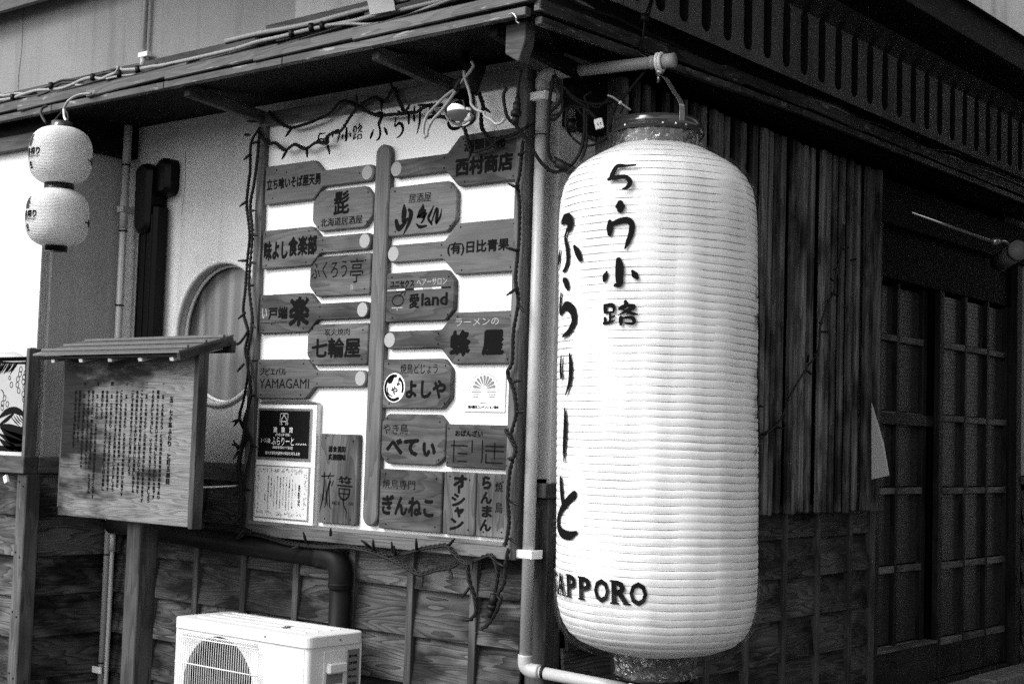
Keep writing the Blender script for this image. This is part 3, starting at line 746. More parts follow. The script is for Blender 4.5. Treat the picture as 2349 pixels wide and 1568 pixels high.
# ---- plaques
TH = .022; FZ = OFFB+TH       # plaque face offset
def plaque(poly, mat, label, texts=(), strokes=(), disc=None, cut=None, extra=None, screws=()):
    cx = sum(p[0] for p in poly)/len(poly); cz = sum(p[1] for p in poly)/len(poly)
    r = root('shop_plaque', (cx, -OFFB, cz), label, 'wooden plaque', 'wooden shop plaques on the directory board')
    loc = [(p[0]-cx, p[1]-cz) for p in poly]
    ar = sum(loc[i-1][0]*loc[i][1]-loc[i][0]*loc[i-1][1] for i in range(len(loc)))
    if ar < 0: loc = loc[::-1]
    w_ = max(p[0] for p in loc)-min(p[0] for p in loc); h_ = max(p[1] for p in loc)-min(p[1] for p in loc)
    loc = rounded(loc, .010)
    if h_ > w_:   # grain runs along local x, so turn the plaque
        loc2 = [(p[1], -p[0]) for p in loc]
        Mx = onA(cx, cz, OFFB+TH/2) @ Matrix.Rotation(math.pi/2, 4, 'Z')
        obj('board', prism_me('plaque', loc2, TH, mat, .0035), r, Mx)
    else:
        obj('board', prism_me('plaque', loc, TH, mat, .0035), r, onA(cx, cz, OFFB+TH/2))
    if disc: obj('round_inlay', disc_me('inlay', .029, M['disc']), r, onA(disc[0], disc[1], FZ+.0006))
    for tx in texts:
        s, xc, zc, w1, h1 = tx[:5]; o = tx[5] if len(tx) > 5 else {}
        mt = o.pop('mat', 'ink') if o else 'ink'; o = dict(o)
        lay('lettering', [fit(s, xc, zc, w1, h1, **o)], M[mt], onA(0, 0, FZ+.0009), r)
    if strokes:
        lay('lettering', [stroke(s) for s in strokes], M['ink'], onA(0, 0, FZ+.0009), r)
    if not screws:
        if len(poly) == 11:
            hx = [p[0] for p in poly]; left_ = min(hx) < -1.3; a0, a1 = (-1.485,-1.215) if left_ else (-.375,-.115)
            zt_, zb_ = max(p[1] for p in poly)-.016, min(p[1] for p in poly)+.016
            screws = [(a0,zt_),(a0+.012,zb_),(a1,zt_-.004),(a1-.01,zb_)]+([(-1.13,(zt_+zb_)/2+.02),(-1.13,(zt_+zb_)/2-.02)] if left_ else [(-.47,(zt_+zb_)/2+.02),(-.47,(zt_+zb_)/2-.02)])
        else:
            a0, a1 = min(p[0] for p in poly)+.03, max(p[0] for p in poly)-.03; zt_, zb_ = max(p[1] for p in poly)-.018, min(p[1] for p in poly)+.018
            screws = [(a0,zt_),(a1,zt_-.01),(a0+.01,zb_),(a1,zb_+.004)]
    for sx, sz in screws: obj('screw', disc_me('screw', .0035, M['ink'], 8), r, onA(sx, sz, FZ+.0006))
    return r
def padL(zt):   # paddle pointing right, head on the left
    zb = zt-.165; zm = (zt+zb)/2
    return [(-1.502,zb),(-1.195,zb),(-1.145,zm-.034),(-.868,zm-.034),(-.852,zm-.022),(-.845,zm),(-.852,zm+.022),(-.868,zm+.034),(-1.145,zm+.034),(-1.197,zt),(-1.502,zt)]
def padR(zt, h=.197):
    zb = zt-h; zm = (zt+zb)/2
    return [(-.393,zb),(-.1,zb),(-.1,zt),(-.393,zt),(-.458,zm+.035),(-.735,zm+.035),(-.749,zm+.022),(-.755,zm),(-.749,zm-.022),(-.735,zm-.035),(-.458,zm-.035)]
def octa(x0, x1, z0, z1, c=.045, left=True, right=True):
    p = []
    p += [(x0+c, z0), ] if left else [(x0, z0)]
    p += [(x1-c, z0), (x1, z0+c), (x1, z1-c), (x1-c, z1)] if right else [(x1, z0), (x1, z1)]
    p += [(x0+c, z1), (x0, z1-c), (x0, z0+c)] if left else [(x0, z1)]
    return p
B4 = dict(bold=.035)
plaque(padL(2.590), M['sign_l'], 'paddle plaque with swirling grain reading soba shop, top of the left column', [('立ち喰いそば屋天勇', -1.323, 2.510, .333, .050, B4)], disc=(-.886,2.509), screws=((-1.43,2.57),(-1.37,2.555),(-1.45,2.45),(-.93,2.51)))
plaque(octa(-1.198,-.847,2.288,2.456), M['sign_l'], 'octagonal plaque with one large beard kanji above six small characters', [('髭', -1.027, 2.398, .092, .098, dict(bold=.03)), ('北海道居酒屋', -1.025, 2.322, .244, .036, dict(bold=.02))])
plaque(padL(2.313), M['sign'], 'paddle plaque with thick brush lettering, second paddle down the left column', [('味よし', -1.415, 2.225, .15, .085, dict(bold=.06)), ('食楽部', -1.25, 2.235, .175, .085, dict(bold=.05))], disc=(-.886,2.232))
plaque(octa(-1.20,-.847,2.016,2.182,.045,True,False), M['sign'], 'left column plaque with thin brushed kana and a small pale seal stamp', [('ふくろう', -1.085, 2.125, .21, .072, dict(bold=.01)), ('亭', -.925, 2.115, .075, .10, dict(bold=.0)), ('靜', -.948, 2.048, .018, .026, dict(bold=0, mat='disc'))])
plaque(padL(2.037), M['sign'], 'paddle plaque with large fun kanji and gaku written under a line', [('戸端', -1.385, 1.957, .12, .054, dict(bold=.04)), ('楽', -1.254, 1.960, .125, .125, dict(bold=.05)), ('gaku', -1.402, 1.916, .05, .015, dict(bold=.01)), ('い', -1.468, 1.957, .03, .045, dict(bold=.03, mat='ink_l'))], strokes=[[(-1.49,1.917,.003),(-1.432,1.917,.003)],[(-1.372,1.917,.003),(-1.33,1.917,.003)]], disc=(-.884,1.955))
plaque(octa(-1.199,-.847,1.735,1.902,.042,True,False), M['sign'], 'left column plaque reading charcoal grill in small print over three large brushed kanji', [('炭火焼肉', -1.024, 1.869, .146, .028, dict(bold=.0)), ('七輪屋', -1.028, 1.805, .283, .082, dict(bold=.035))])
plaque(padL(1.762), M['sign_l'], 'paddle plaque reading YAMAGAMI in serif capitals, lowest paddle of the left column', [('ジビエバル', -1.401, 1.711, .166, .032, dict(bold=.02)), ('YAMAGAMI', -1.331, 1.660, .306, .040, dict(bold=-.005))], disc=(-.881,1.680))
plaque([(-1.095,1.097),(-.878,1.097),(-.878,1.457),(-1.095,1.457)], M['sign'], 'tall dark plaque with two seal style kanji above HATA GO', [('酒食満彩', -.997, 1.396, .102, .026, dict(bold=.045)), ('炙醍醐味', -.996, 1.364, .101, .026, dict(bold=.045)), ('HATA', -.992, 1.181, .046, .016, dict(bold=.02)), ('GO', -.907, 1.182, .025, .013, dict(bold=.02)), ('竹', -.946, 1.275, .078, .03, dict(bold=.03))],
  strokes=[[(-1.08,1.285,.006),(-1.05,1.287,.005)],[(-1.065,1.30,.006),(-1.064,1.24,.005),(-1.068,1.19,.004)],[(-1.064,1.27,.004),(-1.072,1.19,.006),(-1.085,1.14,.002)],[(-1.055,1.27,.003),(-1.05,1.19,.006),(-1.056,1.16,.003)],[(-1.03,1.30,.004),(-1.043,1.278,.006)],[(-1.045,1.287,.005),(-1.01,1.289,.005)],[(-1.03,1.28,.005),(-1.045,1.22,.007),(-1.042,1.17,.004)],[(-1.028,1.265,.006),(-1.035,1.24,.006),(-1.028,1.17,.006),(-1.018,1.155,.002)],[(-1.012,1.268,.004),(-1.02,1.25,.006)],
   [(-.985,1.252,.007),(-.905,1.25,.007)],[(-.978,1.268,.005),(-.915,1.266,.005)],[(-.978,1.238,.006),(-.975,1.212,.008),(-.955,1.197,.008),(-.935,1.2,.008),(-.92,1.215,.008),(-.917,1.238,.006)],[(-.978,1.24,.005),(-.917,1.238,.005)],[(-.974,1.22,.005),(-.92,1.219,.005)],[(-.948,1.24,.005),(-.949,1.20,.005)],[(-.952,1.197,.005),(-.945,1.17,.006),(-.932,1.15,.005),(-.932,1.122,.002)]])
plaque(padR(2.607), M['sign'], 'right column paddle plaque reading liquor store, highest and behind the fairy lights', [('酒類販売', -.269, 2.562, .206, .046, dict(bold=.05)), ('西村商店', -.270, 2.484, .285, .072, dict(bold=.055))], disc=(-.7245,2.508))
plaque(octa(-.758,-.4,2.24,2.437,.045,False,True), M['sign_l'], 'plaque with jagged black brush lettering of a tavern, beside the centre strip', [('居酒屋', -.591, 2.383, .118, .036, dict(bold=-.005))],
  strokes=[[(-.715,2.30,.018),(-.70,2.27,.024),(-.672,2.285,.016),(-.655,2.305,.010)],[(-.675,2.36,.008),(-.673,2.335,.026),(-.675,2.30,.022)],[(-.648,2.34,.012),(-.636,2.325,.022),(-.645,2.29,.018),(-.672,2.245,.004)],
   [(-.574,2.355,.006),(-.575,2.34,.020),(-.585,2.322,.028),(-.60,2.308,.010)],[(-.60,2.31,.010),(-.57,2.312,.022),(-.555,2.318,.010)],[(-.562,2.33,.012),(-.566,2.30,.012),(-.580,2.283,.006)],[(-.605,2.28,.006),(-.585,2.268,.014),(-.552,2.27,.008)],
   [(-.517,2.345,.004),(-.535,2.315,.014),(-.543,2.298,.012),(-.525,2.275,.010)],[(-.527,2.28,.006),(-.505,2.33,.010),(-.497,2.325,.014),(-.50,2.295,.016),(-.50,2.28,.014)],[(-.50,2.278,.012),(-.482,2.30,.010),(-.475,2.33,.003)]])
plaque(padR(2.269), M['sign_l'], 'smooth paddle plaque with a bracketed kanji and four bold kanji in one line', [('(有)日比青果', -.286, 2.171, .306, .054, dict(bold=.035))], disc=(-.7235,2.17))
r = plaque(octa(-.757,-.397,1.90,2.095,.042,False,True), M['sign'], 'hair salon plaque with a dashed white line and the word land', [('ユニセクス', -.670, 2.050, .130, .028, dict(bold=.04)), ('ヘアーサロン', -.513, 2.051, .157, .028, dict(bold=.02, mat='ink_l')), ('愛', -.602, 1.980, .054, .058, dict(bold=.03)), ('land', -.497, 1.983, .136, .050, dict(bold=.03))],
  strokes=[[(-.69+.030*math.cos(a*math.pi/8), 1.985+.021*math.sin(a*math.pi/8), .0045) for a in range(17)], [(-.684,2.003,.004),(-.662,2.018,.004)], [(-.70,2.019,.004),(-.655,2.02,.004),(-.655,2.004,.004)]])
gsw = []; gsd = []; gsg = []
for i, c in enumerate('gwbwgwb'):
    x0 = -.747+i*.0475
    {'g': gsg, 'w': gsw, 'b': gsd}[c].append(stroke([(x0,2.026,.006),(x0+.0455,2.026,.006)], 3))
lay('stripe', gsw, M['inkw'], onA(0,0,FZ+.0009), r); lay('stripe', gsd, M['ink'], onA(0,0,FZ+.0009), r); lay('stripe', gsg+[stroke([(-.72,1.956,.004),(-.665,1.956,.004)],3), stroke([(-.692,1.956,.004),(-.692,1.946,.004)],3)], M['ink_l'], onA(0,0,FZ+.0009), r)
plaque(padR(1.928,.196), M['sign'], 'paddle plaque with two very bold black kanji and faint pale kana above', [('ラーメンの', -.278, 1.890, .213, .028, dict(bold=.0, mat='ink_l')), ('蜂', -.358, 1.812, .105, .100, dict(bold=.06)), ('屋', -.197, 1.811, .108, .096, dict(bold=.06))], disc=(-.727,1.83))
r = plaque(octa(-.757,-.398,1.563,1.755,.042,False,True), M['sign'], 'plaque with a round white and black emblem left of three large kana', [('焼鳥どじょう', -.565, 1.717, .195, .040, dict(bold=.005)), ('よしや', -.527, 1.638, .210, .072, dict(bold=.05))])
obj('emblem', disc_me('emblem', .0575, M['inkw'], 32), r, onA(-.692,1.643,FZ+.0004))
geo_ = [[(-.692+.047*math.cos(a), 1.643+.047*math.sin(a), .012) for a in [math.radians(80+i*20) for i in range(12)]], [(-.692+.047*math.cos(a), 1.643+.047*math.sin(a), .010) for a in [math.radians(-20+i*18) for i in range(5)]], [(-.72,1.665,.012),(-.712,1.67,.02),(-.70,1.683,.012)], [(-.728,1.643,.004),(-.722,1.62,.006),(-.70,1.61,.004)]]
lay('emblem_mark', [stroke(s) for s in geo_]+[fit('よ', -.668, 1.665, .022, .028, bold=.04), fit('や', -.69, 1.632, .036, .034, bold=.04)], M['ink'], onA(0,0,FZ+.0024), r)
plaque([(-.72,1.348),(-.459,1.348),(-.417,1.378),(-.417,1.511),(-.452,1.542),(-.72,1.542),(-.753,1.511),(-.753,1.376)], M['sign'], 'eight sided plaque with three broad brushed kana below the small words grilled bird', [('やき鳥', -.678, 1.483, .133, .042, dict(bold=.01)), ('べてぃ', -.594, 1.414, .263, .068, dict(bold=.06))])
def ln(x0, z0, x1, z1, w_=.0055): return [(x0,z0,w_),(x1,z1,w_)]
plaque([(-.413,1.345),(-.096,1.345),(-.096,1.507),(-.413,1.507)], M['sign'], 'rectangular plaque with angular straight line kana and four corner screws', [('おばんざい', -.300, 1.474, .136, .024, dict(bold=.04))],
  strokes=[ln(-.372,1.446,-.372,1.366),ln(-.385,1.427,-.305,1.427),ln(-.35,1.398,-.306,1.398),ln(-.35,1.369,-.308,1.369),ln(-.282,1.447,-.282,1.405),[(-.232,1.447,.0055),(-.232,1.38,.0055),(-.238,1.368,.004)],ln(-.215,1.428,-.13,1.428),ln(-.215,1.411,-.13,1.411),ln(-.173,1.44,-.173,1.383),ln(-.213,1.398,-.213,1.368),ln(-.213,1.368,-.133,1.368)], screws=((-.40,1.49),(-.11,1.495),(-.402,1.362),(-.112,1.36)))
plaque([(-.752,1.095),(-.425,1.095),(-.425,1.327),(-.752,1.327)], M['sign'], 'large square plaque with four thick kana, bottom of the board right of the strip', [('焼鳥専門', -.650, 1.270, .174, .036, dict(bold=.01)), ('ぎんねこ', -.600, 1.190, .274, .080, dict(bold=.05))])
plaque([(-.417,1.095),(-.259,1.095),(-.259,1.329),(-.417,1.329)], M['sign'], 'narrow upright plaque with one vertical line of bold katakana', [('オ', -.335, 1.295, .070, .050, dict(bold=.07)), ('ー', -.34, 1.262, .012, .028, dict(bold=.0)), ('シ', -.342, 1.225, .07, .05, dict(bold=.05)), ('ャ', -.335, 1.180, .05, .04, dict(bold=.07)), ('ン', -.345, 1.135, .07, .045, dict(bold=.05))])
plaque([(-.254,1.096),(-.098,1.096),(-.098,1.329),(-.254,1.329)], M['sign'], 'narrow upright plaque at the lower right corner with vertical kana and two small kanji', [('ら', -.205, 1.295, .045, .05, dict(bold=.06)), ('ん', -.205, 1.24, .055, .045, dict(bold=.05)), ('ま', -.20, 1.19, .05, .045, dict(bold=.05)), ('ん', -.205, 1.14, .055, .045, dict(bold=.05)), ('焼', -.146, 1.282, .036, .038, dict(bold=.02)), ('鳥', -.144, 1.207, .036, .040, dict(bold=.02))])
# centre strip
poly = [(-.043*math.cos(math.pi*k/8)*-1, 0) for k in range(0)]
L_ = 2.614-1.10; R_ = .0405
poly = [(L_/2-R_+R_*math.cos(math.pi*k/8-math.pi/2), R_*math.sin(math.pi*k/8-math.pi/2)) for k in range(9)]+[(-L_/2+R_-R_*math.cos(math.pi*k/8-math.pi/2), -R_*math.sin(math.pi*k/8-math.pi/2)) for k in range(9)]
cs = obj('centre_strip', prism_me('centre_strip', poly, .028, M['pole'], .005), None, onA(-.797, (2.614+1.10)/2, OFFB+.014) @ Matrix.Rotation(math.pi/2, 4, 'Z'))
tag(cs, 'long upright wooden strip with rounded ends between the two columns of plaques', 'wooden strip', 'wooden shop plaques on the directory board')
# tourist plate
tp = root('association_plate', (-.247,-OFFB,1.63), 'small white square plate with an arched grey emblem', 'plate')
obj('plate', prism_me('plate', [(-.10,-.077),(.10,-.077),(.10,.077),(-.10,.077)], .006, M['white'], .001), tp, onA(-.245,1.632,OFFB+.003))
OP = OFFB+.0072; gs = []
for i in range(9):
    a = math.radians(12+i*19.5); gs.append(stroke([(-.246+.014*math.cos(a),1.640+.014*math.sin(a),.002),(-.246+.050*math.cos(a),1.640+.046*math.sin(a),.0125)], 4))
gs += [stroke([(-.306,1.636,.002),(-.262,1.636,.002)],3), stroke([(-.23,1.636,.002),(-.186,1.636,.002)],3)]
for dz in (0,1,2):
    k = .044-.006*dz
    for sx in (-1, 1): gs.append(stroke([(-.246+sx*(.06-.004*dz), 1.628-.0085*dz, .004),(-.246+sx*(.06-k+.0), 1.628-.0085*dz, .004)], 3))
lay('emblem', gs, M['label'], onA(0,0,OP), tp)
gs = []
s = 'Asahikawa Tourist & Convention Association'
for i, ch in enumerate(s):
    if ch == ' ': continue
    a = math.radians(182-i*184/(len(s)-1)); v_, f_2 = fit(ch, 0, 0, .0042 if ch in 'mwAC&' else (.0016 if ch in 'il' else .0032), .0066 if ch in 'ATC&hkti' else .005, bold=.03)
    ca, sa = math.cos(a-math.pi/2), math.sin(a-math.pi/2); cx, cz = -.246+.070*math.cos(a), 1.636+.062*math.sin(a)
    gs.append(([(cx+x*ca-y*sa, cz+x*sa+y*ca, 0) for x, y, _ in v_], f_2))
gs += [fit('一般社団法人', -.246, 1.587, .047, .0065, bold=.02), fit('旭川観光コンベンション協会', -.247, 1.573, .150, .013, bold=.05)]
lay('lettering', gs, M['ink'], onA(0,0,OP), tp)
# award box
aw = root('award_frame', (-1.3,-OFFB,1.08), 'white framed box with an arched grey top holding an award plaque and a certificate', 'display frame')
obj('backing', prism_me('award_back', [(-1.485,1.080),(-1.123,1.080),(-1.123,1.574),(-1.485,1.574)], .02, M['white'], .002), aw, onA(0,0,OFFB+.010))
arc = [(-1.483,1.576),(-1.121,1.576)]+[(-1.302+.181*math.cos(math.pi*k/10), 1.576+.016*math.sin(math.pi*k/10)) for k in range(1, 10)]
obj('arched_top', prism_me('arch', arc, .026, M['roofm'], .002), aw, onA(0,0,OFFB+.013))
bb('edge_strip', -1.1225, -1.117, -OFFB-.024, -OFFB, 1.076, 1.575, M['alu'], aw, 0)
bb('edge_strip', -1.487, -1.117, -OFFB-.022, -OFFB, 1.073, 1.0795, M['pvc_d'], aw, 0)
OA = OFFB+.020
bp_ = obj('award_plate', prism_me('alu', [(-1.479,1.341),(-1.149,1.341),(-1.149,1.557),(-1.479,1.557)], .006, M['alu'], .001), aw, onA(0,0,OA+.003))
obj('black_plate', prism_me('bl', [(-1.468,1.352),(-1.160,1.352),(-1.160,1.547),(-1.468,1.547)], .002, M['plate'], .0005), bp_, onA(0,0,OA+.007))
gs = [fit('建　築　賞', -1.316, 1.467, .118, .024, bold=.02), fit('(平成15年 表彰)', -1.317, 1.446, .091, .013, bold=.0), fit('5・7小路', -1.422, 1.421, .058, .020, bold=.0), fit('ふらりーと', -1.316, 1.420, .137, .034, bold=.01), fit('(平成16年命名)', -1.205, 1.409, .068, .009, bold=0), fit('(昭和初期より形成)', -1.315, 1.393, .125, .014, bold=0), fit('旭川の歴史的建物の保存を考える会', -1.315, 1.370, .212, .014, bold=.0)]
gs += [stroke([(-1.336,1.488,.0015),(-1.336,1.535,.0015)],2), stroke([(-1.336,1.535,.0015),(-1.29,1.535,.0015)],2), stroke([(-1.29,1.535,.0015),(-1.29,1.488,.0015)],2), stroke([(-1.326,1.488,.0025),(-1.326,1.512,.0025),(-1.313,1.525,.0025),(-1.30,1.512,.0025),(-1.30,1.488,.0025)]), stroke([(-1.326,1.502,.0025),(-1.30,1.502,.0025)],2), stroke([(-1.318,1.530,.002),(-1.308,1.530,.002)],2)]
lay('lettering', gs, M['inkw'], onA(0,0,OA+.0085), bp_)
ct = obj('certificate', prism_me('ct', [(-1.479,1.097),(-1.150,1.097),(-1.150,1.318),(-1.479,1.318)], .006, M['alu'], .001), aw, onA(0,0,OA+.003))
obj('sheet', prism_me('sh', [(-1.474,1.102),(-1.155,1.102),(-1.155,1.313),(-1.474,1.313)], .001, M['paper'], .0002), ct, onA(0,0,OA+.0065))
gs = []
for i in range(260):   # scrollwork border
    t_ = rnd.random()*2*(.29+.18); 
    if t_ < .29: x, z = -1.46+t_, 1.118
    elif t_ < .47: x, z = -1.17, 1.118+t_-.29
    elif t_ < .76: x, z = -1.17-(t_-.47), 1.298
    else: x, z = -1.46, 1.298-(t_-.76)
    x += rnd.gauss(0,.005); z += rnd.gauss(0,.005); a = rnd.random()*6.3
    gs.append(stroke([(x,z,.0015),(x+.005*math.cos(a),z+.005*math.sin(a),.002),(x+.007*math.cos(a+1),z+.007*math.sin(a+1),.001)], 2))
lay('scroll_border', gs, M['label'], onA(0,0,OA+.0072), ct)
gs = [fit('表彰状', -1.205, 1.20, .014, .09, bold=.03, vertical=True)]
for i, (s, h, dz) in enumerate((('ふらりーと', .05, .02), ('五・七小路ふらりーと五番', .12, .0), ('この建物は永年にわたり', .14, 0), ('人々に親しまれ旭川市の景観の', .14, 0), ('向上に役立ってきました', .12, .01), ('昭和初期に建てられ地域の', .13, 0), ('歴史を伝える貴重な建物です', .14, 0), ('ここに表彰いたします', .12, .0), ('平成十五年', .08, .02), ('旭川の歴史的建物の保存を考える会', .14, 0), ('会長', .03, -.02))):
    gs.append(fit(s, -1.228-i*.0185, 1.205+dz, .0085, h, bold=.02, vertical=True))
lay('lettering', gs, M['ink'], onA(0,0,OA+.0072), ct)

# ================================================================== NOTICE BOARD
no = root('notice_board', (-1.84,-.42,.1), 'weathered wooden notice board under a small sheet metal roof, covered in columns of brushed rules', 'notice board')
obj('board', box_me(.895, .70, .03, .002, M['notice']), no, onA(-1.8825, 1.417, .485))
bar('side_post', (-1.42,-.475,1.06), (-1.42,-.475,1.80), .026, .05, M['batten_b'], no, (1,0,0))
bar('side_post', (-2.345,-.465,1.10), (-2.345,-.465,1.76), .03, .04, M['post'], no, (1,0,0))
bar('post', (-1.835,-.415,.1), (-1.835,-.415,1.75), .092, .092, M['post'], no, (1,0,0), .004)
bar('cross_rail', (-2.34,-.455,1.60), (-1.44,-.455,1.60), .05, .025, M['post'], no)
bar('cross_rail', (-2.34,-.455,1.2), (-1.44,-.455,1.2), .05, .025, M['post'], no)
rf = obj('roof', mesh('roof', [(-2.42,-.605,1.758),(-1.405,-.605,1.758),(-1.405,-.33,1.842),(-2.42,-.33,1.842),(-2.42,-.605,1.766),(-1.405,-.605,1.766),(-1.405,-.33,1.850),(-2.42,-.33,1.850)], [(3,2,1,0),(4,5,6,7),(0,1,5,4),(1,2,6,5),(2,3,7,6),(3,0,4,7)], M['roofm']), no)
for k in (0, 1, 2):
    y = -.56+k*.09; z = 1.766+(y+.605)*.305
    bar('seam', (-2.42+.03*k,y,z+.006), (-1.405,y,z+.006), .012, .012, M['roofm'], rf)
bar('barge_board', (-1.412,-.60,1.742), (-1.412,-.33,1.826), .03, .02, M['post'], rf)
bar('ridge_board', (-2.40,-.33,1.80), (-1.40,-.33,1.80), .05, .02, M['post'], rf)
bar('eave_board', (-2.39,-.58,1.748), (-1.42,-.58,1.748), .012, .03, M['soffit'], rf)
for i in range(5):
    x = -2.29+i*.205; bar('rafter', (x,-.59,1.737), (x,-.34,1.80), .026, .022, M['pale'], rf, (1,0,0))
cols = [('五・七小路ふらりーと町五訓目', .847, 0), ('一、　五・七小路ふらりーとは旭川の繁華街発祥の地であり', .785, 1), ('　　昭和三十年代の佇まいを今に残したなつかしい小路です', .748, 1), ('　　その佇まいを大切にし、いつまでも残すよう努めましょう', .71, 1),
 ('二、　五・七小路ふらりーとは旭川市の中心街にある小路です', .663, 1), ('　　ここの元気が旭川市の元気に繋がるという自負を持ち', .627, 1), ('　　他の商店街と協力しあい常に賑わいを模索し発信する', .592, 1), ('　　ことで旭川市のまちづくりに貢献しましょう', .556, 1),
 ('三、　五・七小路ふらりーとはお店夫々の味が醸い小路です', .508, 1), ('　　これからもお店の繁栄は小路の繁栄、小路の繁栄は', .471, 1), ('　　お店の繁栄であると考えお店同志協力し合いましょう', .436, 1),
 ('四、　五・七小路ふらりーとの宝はお客様からの信頼です', .395, 1), ('　　お客様から信頼される店づくりを目指して日々研鑽し', .359, 1), ('　　頑張りましょう', .322, 1),
 ('五、　五・七ふらりーとの良さは人情味溢れるお店づくりです', .281, 1), ('　　訪れてくれた一期一会の出会いを大切にし、いつまでも', .246, 1), ('　　愛される小路になるように努めましょう', .212, 1),
 ('六、　五・七小路を愛し店で出会いをする人や', .175, 1), ('　　皆様の憩いの場として末永く', .138, 1), ('　　親しまれる小路でありましょう', .105, 1)]
gs = []
for s, u, k in cols:
    x = -2.33+.895*u; ch = .0178 if k else .0255; z = 1.64 if k else 1.575
    for j, c in enumerate(s):
        if c == '　': continue
        if c in 'ー': v_, f2 = fit('|', 0, 0, .0015, ch*.8, bold=.01)
        elif c in '一二三': v_, f2 = fit(c, 0, 0, ch*.8, ch*(.15 if c == '一' else .6), bold=.03)
        elif c in '・、': v_, f2 = fit(c, 0, 0, ch*.22, ch*.22, bold=.03)
        else: v_, f2 = fit(c, 0, 0, ch*.92, ch*.92, bold=.05)
        zz = z-j*ch; xx = x+rnd.uniform(-.0008,.0008); gs.append(([(q[0]+xx, q[1]+zz, q[2]) for q in v_], f2))
lay('lettering', gs, M['ink'], onA(0,0,.5012), no)
nb_ = tube('tie_string', [A(*c6(1250,283),.49), A(*c6(1400,280),.3), A(*c6(1560,272),.12)], .0035, M['paper'], None); tag(nb_, 'thin pale string tied between the notice board and the sign panel', 'string')

# ================================================================== FRAMED POSTER at the far left
po = root('picture_frame', (-2.9,-.47,1.3), 'framed fruit and mountain print hanging on the bright stucco at the left edge', 'framed picture')
bb('backing', -3.45, -2.60, -.498, -.462, 1.315, 1.78, M['ink'], po, 0)
bar('frame_stile', (-2.590,-.49,1.295), (-2.590,-.49,1.80), .022, .06, M['frame'], po, (1,0,0))
bar('frame_stile', (-3.45,-.49,1.295), (-3.45,-.49,1.80), .022, .06, M['frame'], po, (1,0,0))
bar('frame_rail', (-3.43,-.492,1.774), (-2.602,-.492,1.774), .026, .055, M['pale'], po)
bar('frame_rail', (-3.43,-.492,1.318), (-2.602,-.492,1.318), .026, .055, M['pale'], po)
bar('hanger_block', (-2.69,-.485,1.797), (-2.605,-.485,1.797), .018, .03, M['pale'], po)
art = obj('print', prism_me('pr', [(-3.42,1.345),(-2.635,1.345),(-2.635,1.745),(-3.42,1.745)], .003, M['print'], .0005), po, onA(0,0,.501))
def ring_s(cx, cy, r, w_=.0035): return stroke([(cx+r*math.cos(a*math.pi/5), cy+r*math.sin(a*math.pi/5)*1.08, w_) for a in range(11)], 2)
gs = []
berries = [(205,325),(195,370),(250,360),(175,420),(235,400),(112,475),(170,475),(228,445),(238,495),(183,532),(228,565),(235,620),(45,605),(25,658),(72,665),(22,700),(95,408)]
for bx, by in berries:
    q = A((bx/3.9208)*S, (840+by/3.92)*S, .503); gs.append(ring_s(q.x, q.z, .0115 if bx != 95 else .008))
def pl(*pts): return stroke([tuple((lambda q: (q.x, q.z))(A((x/3.9208)*S, (840+y/3.92)*S, .503)))+(w_,) for x, y, w_ in pts])
rr = random.Random(3)
for i in range(16):
    x0 = rr.uniform(0,200); gs.append(pl((x0,262,.004),(x0-25,300+rr.uniform(-10,20),.010),(x0-60,345+rr.uniform(-10,30),.003)))
gs += [pl((0,790,.012),(60,745,.03),(130,722,.03),(190,740,.03),(245,770,.01)), pl((0,860,.006),(60,820,.02),(130,760,.012)), pl((0,870,.01),(80,900,.04),(160,930,.05),(245,960,.06)), pl((0,890,.004),(60,950,.03),(120,990,.05),(240,1015,.04)), pl((0,960,.01),(80,1010,.03),(160,1060,.05),(245,1080,.04)), pl((0,1010,.01),(60,1060,.03),(130,1090,.03)), pl((0,1090,.02),(120,1098,.02),(245,1100,.02))]
for i in range(5): gs.append(pl((110+i*25,790-i*8,.003),(150+i*20,840-i*10,.007),(190+i*14,880-i*18,.002)))
gs += [pl((8,520,.003),(30,545,.006),(40,590,.003)), pl((252,262,.01),(255,500,.012),(250,900,.012)), pl((0,255,.012),(120,262,.008),(250,262,.012))]
lay('artwork', gs, M['ink'], onA(0,0,.5035), art)
for x_ in (25, 120): tube('cord', [A((x_/3.92)*S, (840+1165/3.92)*S, .49), A(((x_-5)/3.92)*S, (840+1260/3.92)*S, .50), A(((35+x_*.3)/3.92)*S, (840+1370/3.92)*S, .51)], .004, M['black'], po)
pg = root('cord_socket', tuple(A(15,1098,.52)), 'small white two hole socket dangling on a black cord under the picture frame', 'cord socket')
q = A(*[((60/3.9208))*S, (840+1400/3.92)*S], .52)
obj('socket_body', prism_me('sk', rounded([(-.012,-.018),(.012,-.018),(.012,.018),(-.012,.018)], .005), .014, M['white'], .002), pg, onA(q.x, q.z, .52) @ Matrix.Rotation(math.radians(25), 4, 'Z'))
for dx, dz in ((-.003,.007),(.004,-.006)): obj('hole', disc_me('h', .0035, M['ink'], 10, .001), pg, onA(q.x+dx, q.z+dz, .5278))

